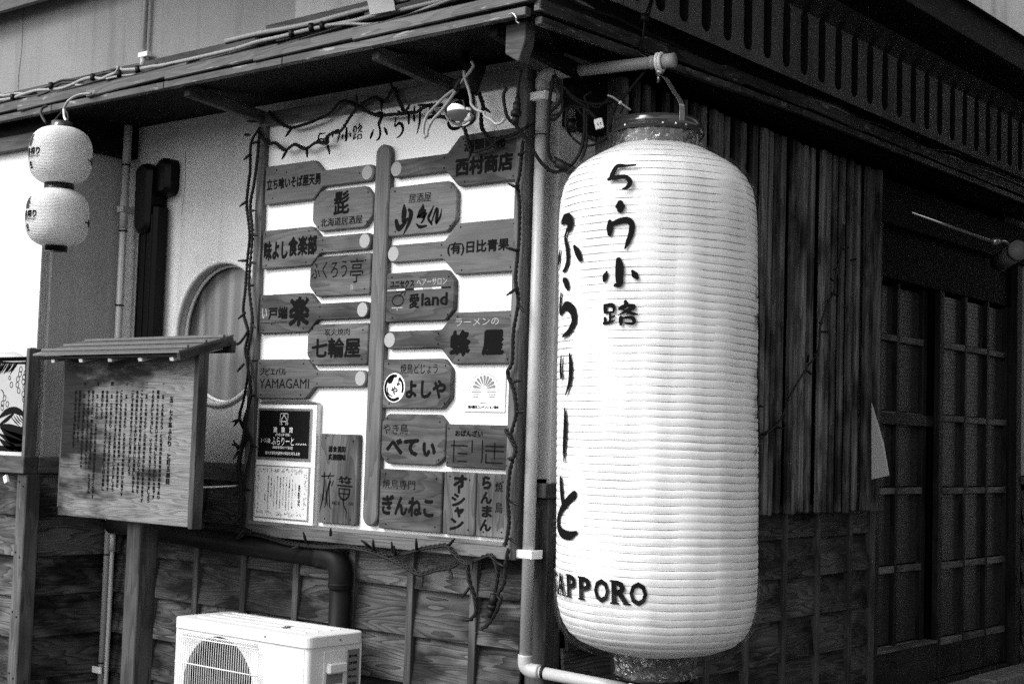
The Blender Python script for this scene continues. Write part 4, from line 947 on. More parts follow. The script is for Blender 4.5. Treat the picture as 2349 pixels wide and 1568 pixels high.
# ================================================================== PIPES
# pale conduit at the inner corner
pc = root('conduit', (-2.545,-.08,.1), 'pale upright conduit pipe in the inner wall corner with black tie bands', 'pipe')
pts = [A(295,215,.075), A(293,300,.075), A(285,500,.075), A(276,700,.075), A(270,780,.075)]
X0 = -2.545
tube('pipe', [(X0,-.075,.12),(X0,-.075,3.0)], .017, M['pvc'], pc, 14, 0)
tube('pipe_sleeve', [(X0,-.075,2.40),(X0,-.075,2.56)], .020, M['pvc'], pc, 14, 0)
tube('pipe_sleeve', [(X0,-.075,2.72),(X0,-.075,2.99)], .020, M['pvc'], pc, 14, 0)
for z in (2.82-.12, 2.385, 2.03, .86, .36): tube('tie_band', [(X0,-.075,z),(X0,-.075,z+.006)], .0225, M['black'], pc, 14, 0)
bb('clamp', X0-.024, X0+.024, -.1, -.0, 2.475, 2.505, M['pvc'], pc); bb('clamp_tab', X0+.02, X0+.075, -.01, -.0, 2.47, 2.51, M['pvc'], pc)
bb('clamp', X0-.06, X0+.024, -.100, -.09, .315, .345, M['white'], pc)
pc2 = root('flexible_conduit', (-2.50,-.10,.1), 'thin corrugated conduit running down beside the pale corner pipe', 'pipe')
vs, fs = [], []
P_ = [Vector((-2.495,-.085,.12+i*.006)) for i in range(185)]
tube_geo(P_, .011, 10, True, vs, fs, rad=[.0115 if i % 2 else .0095 for i in range(185)])
obj('pipe', mesh('flex', vs, fs, M['pvc'], True), pc2)
tube('coupling', [(-2.495,-.085,.88),(-2.495,-.085,.98)], .014, M['pvc'], pc2, 12, 0)
# glossy black duct
du = root('black_duct', (-2.33,-.06,1.3), 'glossy black refrigerant duct with a capped wall elbow beside the pale pipe', 'duct')
bb('duct_cover', -2.425, -2.290, -.085, -.001, 1.316, 2.50, M['gblack'], du, .016)
obj('duct_body', prism_me('duct_b', rounded([(-.055,-.20),(.055,-.20),(.062,.13),(-.062,.13)], .05, 6), .11, M['gblack'], .02), du, onA(-2.372, 2.56, .060))
obj('wall_cap', prism_me('duct_cap', rounded([(-.05,-.09),(.06,-.09),(.06,.085),(-.05,.085)], .045, 6), .07, M['gblack'], .02), du, onA(-2.292, 2.63, .037))
for x_ in (-2.40,-2.355,-2.31): bb('rib', x_-.004, x_+.004, -.091, -.084, 1.316, 2.45, M['gblack'], du, .002)
# upper wall conduit
up_ = A(*c0(970,0),.03); lo_ = A(*c0(935,420),.03)
uc = root('upper_conduit', tuple(lo_), 'thin pale conduit on the upper wall with a saddle clamp', 'pipe')
tube('pipe', [(lo_.x,-.03,lo_.z-.01),(lo_.x,-.03,4.9)], .0125, M['pvc'], uc, 12, 0)
tube('end_sleeve', [(lo_.x,-.03,lo_.z-.02),(lo_.x,-.03,lo_.z+.035)], .016, M['pvc'], uc, 12, 0)
bb('clamp', lo_.x-.022, lo_.x+.05, -.048, -.02, lo_.z+.03, lo_.z+.055, M['white'], uc, .003)
tube('outlet_wire', [(lo_.x,-.03,lo_.z-.02), A(*c0(905,460),.12)], .006, M['cable'], uc, 8, 0)

# standpipe carrying the lantern
sp = root('lantern_bracket', (-.033,-.07,.63), 'pale grey pipe bracket on the building corner with arms above and below the big lantern', 'pipe bracket')
LX, LY = .430, .006
aT = Vector((-.034,-.07,2.803)); dirx = Vector((LX-aT.x, LY-aT.y, 0)).normalized()
tube('pipe', [(-.034,-.07,.67),(-.034,-.07,2.765)], .0225, M['pvc'], sp, 20, 0)
def elbow(c, d, z0, up):
    s_ = 1 if up else -1
    return [Vector((c[0],c[1],z0-s_*.055)), Vector((c[0],c[1],z0-s_*.03)), Vector((c[0],c[1],z0-s_*.012))+d*.006, Vector((c[0],c[1],z0))+d*.03, Vector((c[0],c[1],z0))+d*.06]
tube('elbow', elbow((-.034,-.07), dirx, 2.803, True), .027, M['pvc'], sp, 20, 4)
tube('elbow', elbow((-.034,-.07), dirx, .63, False), .027, M['pvc'], sp, 20, 4)
hk = Vector((LX, LY, 2.803))
tube('arm', [aT+dirx*.05, hk+dirx*.03], .0215, M['pvc'], sp, 20, 0)
tube('arm_cap', [hk+dirx*.020, hk+dirx*.058], .0255, M['pvc'], sp, 20, 0)
tube('arm_cap', [hk-dirx*.035, hk-dirx*.012], .0245, M['pvc'], sp, 20, 0)
lo0 = Vector((-.034,-.07,.63)); lend = Vector((.50,.01,.60))
tube('arm', [lo0+dirx*.05, lend], .0215, M['pvc'], sp, 20, 0)
tube('tie_band', [lo0+dirx*.07, lo0+dirx*.082], .0235, M['black'], sp, 16, 0)
tube('tie_band', [(-.034,-.07,2.575),(-.034,-.07,2.579)], .0235, M['black'], sp, 16, 0)
for z in (2.72, 1.043):
    bb('clamp', -.095, -.008, -.0965, -.068, z-.015, z+.017, M['white'], sp, .004)
    bb('clamp', -.008, -.0, -.0965, -.03, z-.015, z+.017, M['white'], sp, .002)
    obj('clamp_screw', disc_me('cs', .005, M['ink'], 10), sp, onA(-.079, z, .098))
# rope loop on the arm
rp = root('rope_loop', tuple(hk), 'white rope loop and steel hook tied round the end of the lantern arm', 'rope')
perp = Vector((-dirx.y, dirx.x, 0))
for k, o_ in enumerate((-.004, .008)):
    tube('rope', [hk+dirx*o_+perp*(.028*math.cos(a))+Vector((0,0,.030*math.sin(a)-.002)) for a in [2*math.pi*i/12 for i in range(13)]], .006, M['white'], rp, 8, 3)
tube('hook_nut', [hk+Vector((0,0,-.045)), hk+Vector((0,0,-.030))], .013, M['steel'], rp, 10, 0)
tube('hook_bolt', [hk+Vector((-.004,0,-.075)), hk+Vector((0,0,-.04))], .005, M['steel'], rp, 8, 0)

# dark downpipe under the panel
dp = root('downpipe', (-.98,-.1,.1), 'dark brown downpipe running along the siding and turning down behind the air conditioner', 'drain pipe')
tube('horizontal_run', [(-2.50,-.09,1.005),(-1.06,-.09,.955)], .042, M['pvc_d'], dp, 18, 0)
tube('elbow', [(-1.10,-.09,.957),(-1.04,-.09,.957),(-.995,-.09,.94),(-.975,-.09,.90),(-.975,-.09,.84)], .048, M['pvc_d'], dp, 18, 4)
tube('vertical_run', [(-.975,-.09,.86),(-.975,-.09,.1)], .042, M['pvc_d'], dp, 18, 0)
tube('coupling_rim', [(-.975,-.09,.852),(-.975,-.09,.862)], .050, M['pvc_d'], dp, 18, 0)

# ================================================================== BIG LANTERN
la = root('big_lantern', (LX+.02, LY, .657), 'giant white ribbed lantern with brushed black kana and SAPPORO, wrapped in clear plastic', 'lantern')
def lc(z): return LX+.046*(2.56-z)/1.9   # it leans very slightly
prof_key0 = [(.150,2.520),(.19,2.500),(.238,2.473),(.279,2.446),(.311,2.410),(.331,2.368),(.341,2.315),(.345,2.25),(.346,2.1),(.346,1.2),(.345,1.0),(.342,.945),(.336,.895),(.322,.845),(.300,.808),(.27,.783),(.23,.765),(.19,.752),(.13,.742)]
prof_key = [(r, z-.028*min(1,max(0,(z-2.0)/.3))) for r, z in prof_key0]
def rad_at(z):
    for (r0, z0), (r1, z1) in zip(prof_key[:-1], prof_key[1:]):
        if z1 <= z <= z0: t_ = (z0-z)/(z0-z1); return r0+(r1-r0)*t_
    return prof_key[0][0] if z > 2.4 else prof_key[-1][0]
vs = []; fs = []; NR = 68; NS = 6; NA = 120; rows = []
z_t, z_b = 2.492, .742
for i in range(NR*NS+1):
    f = i/(NR*NS); z = z_t+(z_b-z_t)*f; ph = (i % NS)/NS
    rb = i//NS
    amp = .16+.42*min(1, f/.6)
    if i % NS == 0: jit = rnd.choice([.7, 1, 1, 1.3])
    rows.append((rad_at(z)+amp*jit*(-.0030, .0002, .0010, .0013, .0010, .0002)[i % NS], z+(rnd.uniform(-.0008,.0008) if i % NS == 0 else 0)))
for i, (r, z) in enumerate(rows):
    for k in range(NA):
        a = 2*math.pi*k/NA
        wob = .0011*math.sin(5*a+z*9)+.0007*math.sin(9*a-z*15)+(.0009*math.sin(a*16) if .8 < z < 2.35 else 0)
        vs.append((lc(z)+(r+wob)*math.cos(a), LY+(r+wob)*math.sin(a), z+.0015*math.sin(3*a+z*2.5)))
for i in range(len(rows)-1):
    for k in range(NA):
        a = i*NA+k; b = i*NA+(k+1) % NA; fs.append((a+NA, b+NA, b, a))
obj('lantern_body', mesh('lantern_body', vs, fs, M['lantern'], True), la)
vs = []; fs = []
for i in range(0, len(rows), NS):
    r, z = rows[i]
    tube_geo([(lc(z)+(r+.0006)*math.cos(2*math.pi*k/60), LY+(r+.0006)*math.sin(2*math.pi*k/60), z+.0015*math.sin(6*math.pi*k/60+z*2.5)) for k in range(61)], .0011, 4, False, vs, fs)
tag(obj('hoops', mesh('hoops', vs, fs, M['hoop'], True), la), kind='stuff')
# wrapping film: faceted loose skin
rr = random.Random(11)
vs = []; fs = []; NF = 26
fp = [(.345,.96),(.342,.93),(.338,.885),(.328,.84),(.31,.80),(.28,.772),(.24,.752),(.17,.735)]
FP = [(.349,1.02),(.352,.93),(.347,.870),(.333,.818),(.306,.778),(.264,.754),(.2,.738),(.145,.728)]
FP2 = [(.155,2.500),(.212,2.478),(.268,2.444),(.314,2.402),(.342,2.345),(.351,2.27),(.349,2.15)]
for prof_ in (FP, FP2):
    vs = []; fs = []
    for r, z in prof_:
        for k in range(NF):
            a = 2*math.pi*k/NF; j = rr.uniform(-.001,.003)
            vs.append((lc(z)+(r+j)*math.cos(a), LY+(r+j)*math.sin(a), z))
    for i in range(len(prof_)-1):
        for k in range(NF): a = i*NF+k; b = i*NF+(k+1) % NF; fs.append((a+NF, b+NF, b, a))
    obj('plastic_wrap', mesh('wrap', vs, fs, M['film']), la)
# neck and cap
cx, cy = lc(2.55), LY
T3 = lambda z: Matrix.Translation((lc(z), LY, 0))
obj('neck', lathe_me('neck', [(r_c, z_c-.028) for r_c, z_c in [(.150,2.508),(.148,2.56),(.150,2.575)]], 48, M['steel_b']), la, T3(2.55))
vs = []; fs = []; n = 60; hs = 7
for j in range(hs):
    z = 2.472+j*.0115
    for k in range(n): a = 2*math.pi*k/n; r = .158+rr.uniform(-.006,.006)-(.002*j/hs); vs.append((lc(z)+r*math.cos(a), LY+r*math.sin(a), z+rr.uniform(-.004,.004)))
for j in range(hs-1):
    for k in range(n): a = j*n+k; b = j*n+(k+1) % n; fs.append((a, b, b+n, a+n))
obj('neck_wrap', mesh('neckwrap', vs, fs, M['film2']), la)
obj('cap_rim', lathe_me('rim', [(r_c, z_c-.028) for r_c, z_c in [(.150,2.568),(.163,2.566),(.165,2.572),(.160,2.580),(.163,2.584),(.160,2.592),(.157,2.594)]], 40, M['steel_b'], False), la, T3(2.58))
obj('cap_ring', lathe_me('cap', [(r_c, z_c-.028) for r_c, z_c in [(.157,2.588),(.156,2.606),(.150,2.616),(.143,2.617),(.143,2.58)]], 48, M['steel_b']), la, T3(2.58))
obj('cap_lid', lathe_me('lid', [(r_c, z_c-.028) for r_c, z_c in [(.0,2.577),(.150,2.577)]], 40, M['interior']), la, T3(2.58))
lamb = math.atan2(CAM.y-LY, CAM.x-LX)
for a in (-.75, .1, .38, .62): 
    q = Vector((lc(2.57)+.1655*math.cos(lamb+a), LY+.1655*math.sin(lamb+a), 2.550)); o = bpy.data.objects.new('rivet', disc_me('rv', .004, M['steel'], 8)); link(o, la, frame(q, (-math.sin(lamb+a), math.cos(lamb+a), 0), (0,0,1)))
# carrying strap: flat steel arch from hook to rim
s0 = hk+Vector((.0,0,-.05)); ri = Vector((cos_ := math.cos(lamb+.55), math.sin(lamb+.55), 0))
rt = Vector((lc(2.6),LY,2.562))+ri*.158
mid = [s0, s0*.72+rt*.28+Vector((.0,0,.035)), s0*.38+rt*.62+Vector((0,0,.045)), rt+Vector((0,0,.06))-ri*.006, rt]
P_ = cat(mid, 8); vs = []; side = Vector((ri.y, -ri.x, 0)).lerp(Vector((.6,.8,0)), .3).normalized()
for i, p in enumerate(P_):
    t_ = (P_[min(i+1, len(P_)-1)]-P_[max(i-1, 0)]).normalized(); nn = t_.cross(side).normalized()
    for a, b in ((-.011,-.001),(.011,-.001),(.011,.001),(-.011,.001)): vs.append(p+side*a+nn*b)
fs = [(i*4+k, i*4+(k+1) % 4, i*4+4+(k+1) % 4, i*4+4+k) for i in range(len(P_)-1) for k in range(4)]
obj('handle_strap', mesh('strap', vs, fs, M['steel']), la)
tl_ = Vector((lc(2.6),LY,2.562))-ri*.158
# bottom cap
obj('bottom_cap', lathe_me('bcap', [(.128,.748),(.130,.72),(.130,.665),(.133,.660),(.133,.652),(.12,.648),(0,.648)], 48, M['gblack']), la, T3(.7))
vs = []; fs = []
for j in range(hs):
    z = .742-j*.0125
    for k in range(n): a = 2*math.pi*k/n; r = .140+rr.uniform(-.006,.006); vs.append((lc(z)+r*math.cos(a), LY+r*math.sin(a), z+rr.uniform(-.004,.004)))
for j in range(hs-1):
    for k in range(n): a = j*n+k; b = j*n+(k+1) % n; fs.append((a, b, b+n, a+n))
obj('bottom_wrap', mesh('bottomwrap', vs, fs, M['film2']), la)
tube('tie_rope', [(lc(.65)-.01,LY-.13,.655),(lc(.65)-.005,LY-.06,.60),(lc(.6),LY-.03,.57)], .011, M['white'], la)
tube('tie_rope', [(lc(.65)+.0,LY-.02,.645),(lc(.6)+.0,LY-.03,.60),(lc(.6),LY-.03,.55)], .012, M['white'], la)
# lettering wrapped round the body
def wrap(geos, name, mat, parent, cxf, cyv, radf, phi0, eps=.0065, sub=True):
    vs = []; fs = []
    for a, b in geos:
        k = len(vs)
        for x, y, _ in a:
            r = radf(y)+eps+(.010*max(0,min(1,(y-2.2)/.12)) if y < 2.6 else 0); ang = lamb0+phi0+x/.346
            vs.append((cxf(y)+r*math.cos(ang), cyv+r*math.sin(ang), y))
        fs += [tuple(i+k for i in f) for f in b]
    return obj(name, mesh(name, vs, fs, mat), parent)
lamb0 = lamb
# heights on the lantern from picture rows
def zrow(y): return _on(1, LY-.30, 1430, y).z
gs = []
def put(ch, phi, y0, y1, w_, bold=1.0):
    zt = zr(y0); zb = zr(y1); u = math.radians(phi)*.346
    return brush(ch, u-w_/2, zb, w_, zt-zb, bold)
def zr(y):   # picture row -> height on the visible face of the lantern
    return _on(1, -.29, 1430, y).z
for ch, y0, y1, w_ in (('5',378,442,.100),('.',447,510,.05),('7',505,576,.098),('小',596,661,.125),('路',693,768-20,.122)):
    gs += put(ch, -20.5, y0, y1, w_, 1.1)
wrap(gs, 'lettering', M['ink'], la, lc, LY, rad_at, 0); gs = []
for ch, y0, y1, w_ in (('ふ',488,615,.20),('ら',632,768,.21),('り',812,910,.17),('|',940,1062,.13),('と',1105,1238,.20)):
    gs += put(ch, -62, y0, y1, w_, 1.5)
wrap(gs, 'lettering', M['ink'], la, lc, LY, rad_at, 0); gs = []
for ch, y0, y1, w_ in (('5',640,690,.10),('7',700,790,.10),('小',800,880,.12),('路',890,960,.12),('ふ',980,1050,.16),('ら',1060,1120,.16),('り',1130,1190,.13),('と',1200,1250,.14)):
    gs += put(ch, 82, y0-8, y1-8, w_, .75)
wrap(gs, 'lettering', M['ink'], la, lc, LY, rad_at, 0)
v_, f2 = [], []
gs = []
chars = 'SAPPORO'; xs_ = [-78,-66.5,-53.5,-42,-30.5,-19.5,-9.5]
for ch, phd in zip(chars, xs_):
    ztop = zr(1325+ (phd+80)*.05); zbot = zr(1380+(phd+80)*.05); wd = .060 if ch in 'AR' else .054
    if ch == 'O': wd = .058
    v2, f3 = fit(ch, math.radians(phd)*.346, (ztop+zbot)/2, wd, ztop-zbot, bold=.045); gs.append((v2, f3))
    # serifs
    u = math.radians(phd)*.346
    if ch in 'PR': gs += [stroke([(u-wd/2-.003,zbot+.003,.006),(u-wd/2+.024,zbot+.003,.006)],3), stroke([(u-wd/2-.003,ztop-.003,.006),(u-wd/2+.014,ztop-.003,.006)],3)]
    if ch in 'AR': gs += [stroke([(u+wd/2-.018,zbot+.003,.006),(u+wd/2+.004,zbot+.003,.006)],3)]
    if ch == 'A': gs += [stroke([(u-wd/2-.004,zbot+.003,.006),(u-wd/2+.016,zbot+.003,.006)],3)]
wrap(gs, 'lettering', M['ink'], la, lc, LY, rad_at, 0)

# ================================================================== SMALL LANTERN PAIR
def small_lantern(loc, label, upper):
    r = root('paper_lantern', loc, label, 'paper lantern', 'small paper lanterns hanging from the eave')
    R0 = .131; H = .122; key = []
    NRb = 40; pr = []
    for i in range(NRb*3+1):
        t_ = i/(NRb*3); z = H-2*H*t_; q = abs(z)/H
        base = .052+(R0-.052)*(1-q**3.2)**.62
        pr.append((base+(0,.0026,.0022)[i % 3]-.0012, z))
    obj('lantern_body', lathe_me('small_body', pr, 64, M['lantern_s'], False), r, Matrix.Translation(loc))
    rt_ = .046 if upper else .062
    obj('top_ring', lathe_me('ring', [(rt_,H-.004),(rt_,H+.026),(rt_-.006,H+.026),(rt_-.006,H-.004)], 32, M['steel_b']), r, Matrix.Translation(loc))
    rb_ = .062 if upper else .048
    obj('bottom_ring', lathe_me('ring', [(rb_,-H+.004),(rb_,-H-.022),(0,-H-.022)], 32, M['gblack']), r, Matrix.Translation(loc))
    # print on the left face
    lam = math.atan2(CAM.y-loc[1], CAM.x-loc[0])
    def rf(z): q = min(.999, abs(z)/H); return .052+(R0-.052)*(1-q**3.2)**.62+.0022
    gs = [fit('一番', -.045, -.0, .06, .036, bold=.06), fit('搾り', .02, -.0, .062, .036, bold=.06), fit('キリンビール', -.0, -.027, .09, .007, bold=.02), fit('生', -.012, -.055, .028, .032, bold=.06)]
    gs = [g_ for g_ in gs]
    gs += [stroke([(-.055,-.021,.002),(.05,-.021,.002)], 10)]
    for i in range(9):
        zz = .075-i*.006; hw = math.sqrt(max(0, .028**2-(zz-.050)**2)); gs.append(stroke([(-.015-hw,zz,.0035),(-.015+hw*rr.uniform(.3,1),zz,.0035)], 6))
    vs = []; fs = []
    for a, b in gs:
        k = len(vs)
        for x, y, _ in a:
            ang = lam-math.radians(62)+x/R0; q = rf(y); vs.append((loc[0]+q*math.cos(ang), loc[1]+q*math.sin(ang), loc[2]+y))
        fs += [tuple(i+k for i in f) for f in b]
    obj('lettering', mesh('print', vs, fs, M['ink']), r)
    vs = []; fs = []
    for a, b in gs[:2]:
        k = len(vs)
        for x, y, _ in a:
            ang = lam+math.radians(92)+x/R0; q = rf(y-.02); vs.append((loc[0]+q*math.cos(ang), loc[1]+q*math.sin(ang), loc[2]+y-.02))
        fs += [tuple(i+k for i in f) for f in b]
    obj('lettering', mesh('print', vs, fs, M['ink']), r)
    return r
LO = .66
l1 = A(139,358,LO); l2 = Vector((l1.x, l1.y, A(137,499,LO).z))
small_lantern(tuple(l1), 'upper of two small round white lanterns hanging under the left eave', True)
small_lantern(tuple(l2), 'lower of two small round white lanterns hanging under the left eave', False)
top = l1+Vector((0,0,.15))
cb = root('hanging_hook', tuple(top), 'pale looped cord and hook holding the small lanterns at the eave edge', 'cord')
tube('cord', [A(*cE(1280,468),.60), A(*cE(1100,490),.63), A(*cE(960,570),.66), A(*cE(905,660),.66), A(*cE(890,700),.66)], .006, M['cable'], cb)
tube('cord', [A(*cE(890,700),.66), A(*cE(940,740),.66), A(*cE(955,830),.66), A(*cE(940,870),.66)], .004, M['cable_d'], cb)
tube('cord', [A(*cE(890,700),.66), A(*cE(810,790),.66), A(*cE(740,870),.66), A(*cE(690,930),.66)], .003, M['cable_d'], cb)
tube('cord', [A(*cE(660,640),.60), A(*cE(590,680),.62), A(*cE(575,760),.64), A(*cE(640,880),.66)], .006, M['cable_d'], cb)
tube('hook', [A(*cE(895,690),.66), A(*cE(905,800),.66), A(*cE(930,850),.66)], .007, M['steel'], cb)

# ================================================================== FLOOD LAMP
def PL(x, y, o=.30): return A(*cLM(x, y), o)
fl = root('spot_lamp', tuple(PL(530,910)), 'clear reflector bulb in a black socket hanging in front of the painted title', 'lamp')
ax0 = PL(700,400,.26); ax1 = PL(530,900,.30); axd = (ax1-ax0).normalized()
def onaxis(M0, prof, nm, mat, n=32):
    me = lathe_me(nm, prof, n, mat); Mx = frame(ax0, axd.orthogonal(), axd.cross(axd.orthogonal())); return me, Mx
L0 = (ax1-ax0).length
me, Mx = onaxis(None, [(0,-.02),(.03,-.02),(.036,0),(.036,L0*.35),(.039,L0*.42),(.036,L0*.44),(.039,L0*.48),(.036,L0*.5),(.039,L0*.56),(.034,L0*.6)], 'socket', M['black']); 
if (Mx.to_3x3() @ Vector((0,0,1))).dot(axd) < 0: Mx = Mx @ Matrix.Rotation(math.pi, 4, 'X')
obj('socket', me, fl, Mx)
gm, gt, gb = new_mat('bulb glass', .03, .5); gb.inputs['Metallic'].default_value = 1; gb.inputs['Base Color'].default_value = g(.6)
obj('bulb', lathe_me('bulb', [(.030,L0*.58),(.033,L0*.66),(.046,L0*.78),(.058,L0*.92),(.062,L0*1.02),(.060,L0*1.12),(.050,L0*1.24),(.032,L0*1.32),(.014,L0*1.355),(0,L0*1.36)], 48, gm), fl, Mx)
tube('bracket', [PL(555,160,.22), PL(575,300,.24), PL(590,440,.26)], .014, M['pvc_d'], fl, 8, 0)
for nm_, pts in (('lamp_wire', [(640,340),(660,390),(620,460),(560,530),(500,600),(450,660)]), ('lamp_wire', [(450,660),(340,740),(200,880),(130,960),(90,1080),(85,1180),(110,1220)]), ('lamp_wire', [(455,680),(390,780),(300,900),(190,1020),(140,1120),(125,1210)]), ('lamp_wire', [(555,450),(560,530),(600,640),(630,760),(640,840),(700,900),(770,925)]), ('lamp_wire', [(780,920),(800,980),(860,1010),(920,1060),(980,1050),(1025,1000)])):
    tube(nm_, [PL(x, y, .36) for x, y in pts], .0055, M['cable'], fl, 8, 5)
tube('tape', [PL(530,530,.36), PL(490,600,.36), PL(455,670,.36)], .010, M['black'], fl, 8, 4)

# ================================================================== FAIRY LIGHTS
def twisted(name, pts, label, parent=None, r=.0044, amp=.0050, pitch=.055, bulbs=(), group=None):
    rt = root(name, tuple(pts[0]), label, 'string lights', 'fairy light strings') if parent is None else parent
    P = cat(pts, 8)
    for s in (0, 1, 2):
        Q = []; L = 0
        for i, p in enumerate(P):
            if i: L += (p-P[i-1]).length
            a = L/pitch*2*math.pi+s*2.094; Q.append(p+Vector((math.cos(a)*amp, math.sin(a)*amp*.6, math.sin(a)*amp)))
        vs, fs = tube_geo(Q, r, 5); obj('wire', mesh('wire', vs, fs, M['black'], True), rt)
    return rt
_bulb = None
def bulb_at(p, d, rt):
    global _bulb
    if _bulb is None:
        _bulb = lathe_me('bulb', [(0,0),(.0060,0),(.0060,.028),(.0046,.032),(.0034,.044),(0,.048)], 7, M['black'])
    d = Vector(d).normalized(); ex = d.orthogonal().normalized()
    ey = d.cross(ex)
    Mx = Matrix(((ex[0],ey[0],d[0],p[0]),(ex[1],ey[1],d[1],p[1]),(ex[2],ey[2],d[2],p[2]),(0,0,0,1)))
    return obj('bulb', _bulb, rt, Mx)
def path(f, pts, o): return [A(*f(x, y), o) for x, y in pts]
def bulbs(f, lst, o, rt):
    for x0, y0, x1, y1 in lst:
        p = A(*f(x0, y0), o); q = A(*f(x1, y1), o+.01); bulb_at(p, q-p, rt)
rt = twisted('string_lights', path(cT, [(215,820),(270,885),(370,935),(480,910),(560,880),(660,830),(735,750),(800,748),(860,780),(1000,845),(1100,842),(1230,830),(1300,820),(1380,775),(1480,770)], .135), 'black fairy lights draped along the top frame of the white sign panel')
twisted('w', path(cT, [(130,960),(200,1050),(260,1050),(330,1100),(400,1060),(480,1090),(560,1045),(640,1050),(632,1010),(680,975),(740,960),(800,870),(860,790),(930,740),(990,715),(1060,740),(1130,650),(1160,720),(1210,830)], .135), '', rt)
twisted('w', path(cT, [(1480,770),(1400,790),(1440,840),(1560,880),(1640,930),(1680,1060),(1710,1110),(1830,1080),(1900,1020),(2010,985),(2100,935),(2150,905)], .14), '', rt)
twisted('w', path(cT, [(1755,680),(1785,780),(1772,850),(1775,930),(1800,980),(1850,1040),(1890,1080)], .14), '', rt)
bulbs(cT, [(380,940,345,990),(1120,650,1100,590),(860,780,855,720),(345,1100,310,1165),(490,1090,493,1150),(645,1070,660,1140),(1040,740,1038,815),(1040,850,1025,915),(1240,840,1238,910),(1210,830,1245,770),(1380,775,1310,770),(1790,790,1870,850),(1700,1100,1685,1145),(2100,930,2145,900),(120,890,80,890),(200,1020,215,1030),(1545,650,1600,670)], .145, rt)
rt = twisted('string_lights', path(cL, [(125,55),(95,110),(92,200),(85,260),(80,330),(90,430),(82,520),(75,620),(68,700),(85,770),(75,830),(85,900),(70,1000),(55,1070),(78,1130),(60,1200),(55,1280),(72,1380),(65,1450)], .13), 'black fairy lights wound down the left frame of the sign panel', pitch=.04)
twisted('w', path(cL, [(125,70),(118,150),(105,250),(92,330),(100,430),(88,600),(100,740),(82,860),(95,990),(70,1090),(98,1160),(78,1260),(65,1360),(60,1440),(95,1470)], .14), '', rt, pitch=.06)
twisted('w', path(cL, [(95,990),(80,1060),(65,1150),(50,1240),(60,1330),(55,1420)], .15), '', rt, r=.005)
bulbs(cL, [(95,145,72,165),(82,310,58,328),(92,345,105,345),(100,430,122,432),(85,520,70,520),(92,525,118,532),(88,608,108,605),(75,700,52,722),(95,740,112,758),(70,880,55,898),(100,870,122,868),(95,990,108,992),(55,1070,35,1098),(60,1075,38,1080),(98,1165,115,1172),(60,1170,40,1165),(62,1335,25,1340),(72,1320,108,1325),(60,1410,38,1412),(65,1465,38,1500),(50,1180,42,1165),(52,1185,45,1195),(75,80,95,80),(100,110,128,100)], .15, rt)
tube('wire', [A(*c5(1490,672),.36), A(*c5(1560,675),.2), A(*cL(82,770),.14)], .006, M['black'], rt)
V_ = lambda x, y: (x, y)
rt = twisted('string_lights', path(V_, [(1200,325),(1192,400),(1187,425),(1192,470),(1190,560),(1183,640),(1189,690),(1178,760),(1175,830),(1165,855),(1180,900),(1184,950),(1172,1000),(1182,1030),(1170,1080),(1165,1140),(1168,1200),(1160,1250)], .135), 'black fairy lights hanging down the right edge of the sign panel', pitch=.06)
twisted('w', path(V_, [(1160,985),(1172,1005),(1183,1030),(1178,1048),(1168,1052)], .14), '', rt)
bulbs(V_, [(1190,432,1172,424),(1186,575,1176,572),(1185,662,1176,668),(1190,700,1205,718),(1180,875,1192,872),(1185,945,1208,942),(1172,1150,1195,1160),(1170,1235,1192,1250),(1190,355,1200,350)], .145, rt)
rt = twisted('string_lights', path(cAC, [(800,60),(880,8),(1050,30),(1250,90),(1400,120),(1700,150),(1950,150),(2200,200),(2317,240)], .13) + path(cBt, [(420,540),(520,600),(600,625),(720,590),(830,570),(900,540)], .13), 'black fairy lights looping below the bottom edge of the sign panel to a dangling plug', pitch=.07, amp=.0065, r=.0045)
twisted('w', path(cBt, [(300,460),(450,450),(600,410),(720,390),(810,385),(870,450),(940,520),(1000,535),(1100,490),(1190,470),(1235,560),(1243,650),(1225,780)], .13), '', rt, pitch=.07)
twisted('w', path(cBt, [(1335,420),(1325,480),(1310,560),(1300,700),(1250,800),(1270,850),(1215,980),(1160,1060),(1110,1095)], .13), '', rt, pitch=.09)
twisted('w', path(cBt, [(985,520),(1000,680),(1040,800),(1060,950),(1010,1020)], .13), '', rt, pitch=.07)
bulbs(cBt, [(180,425,182,370),(155,400,130,380),(350,450,338,365),(370,470,365,430),(550,420,548,340),(600,640,598,710),(830,590,850,640),(1000,745,950,815),(1030,1015,925,1025),(1230,530,1300,565),(830,380,880,320),(1020,520,1022,548)], .14, rt)
bulbs(cAC, [(870,15,780,85),(1510,100,1495,45),(1440,145,1370,165),(1765,30,1765,0),(2210,180,2205,115)], .14, rt)
p0, p1 = A(*cBt(1215,800),.13), A(*cBt(1180,1000),.13)
tube('plug', [p0, p0.lerp(p1,.5)], .015, M['black'], rt, 8, 0); tube('plug_collar', [p0.lerp(p1,.45), p0.lerp(p1,.62)], .020, M['black'], rt, 8, 0); tube('plug', [p0.lerp(p1,.6), p1], .012, M['black'], rt, 8, 0)
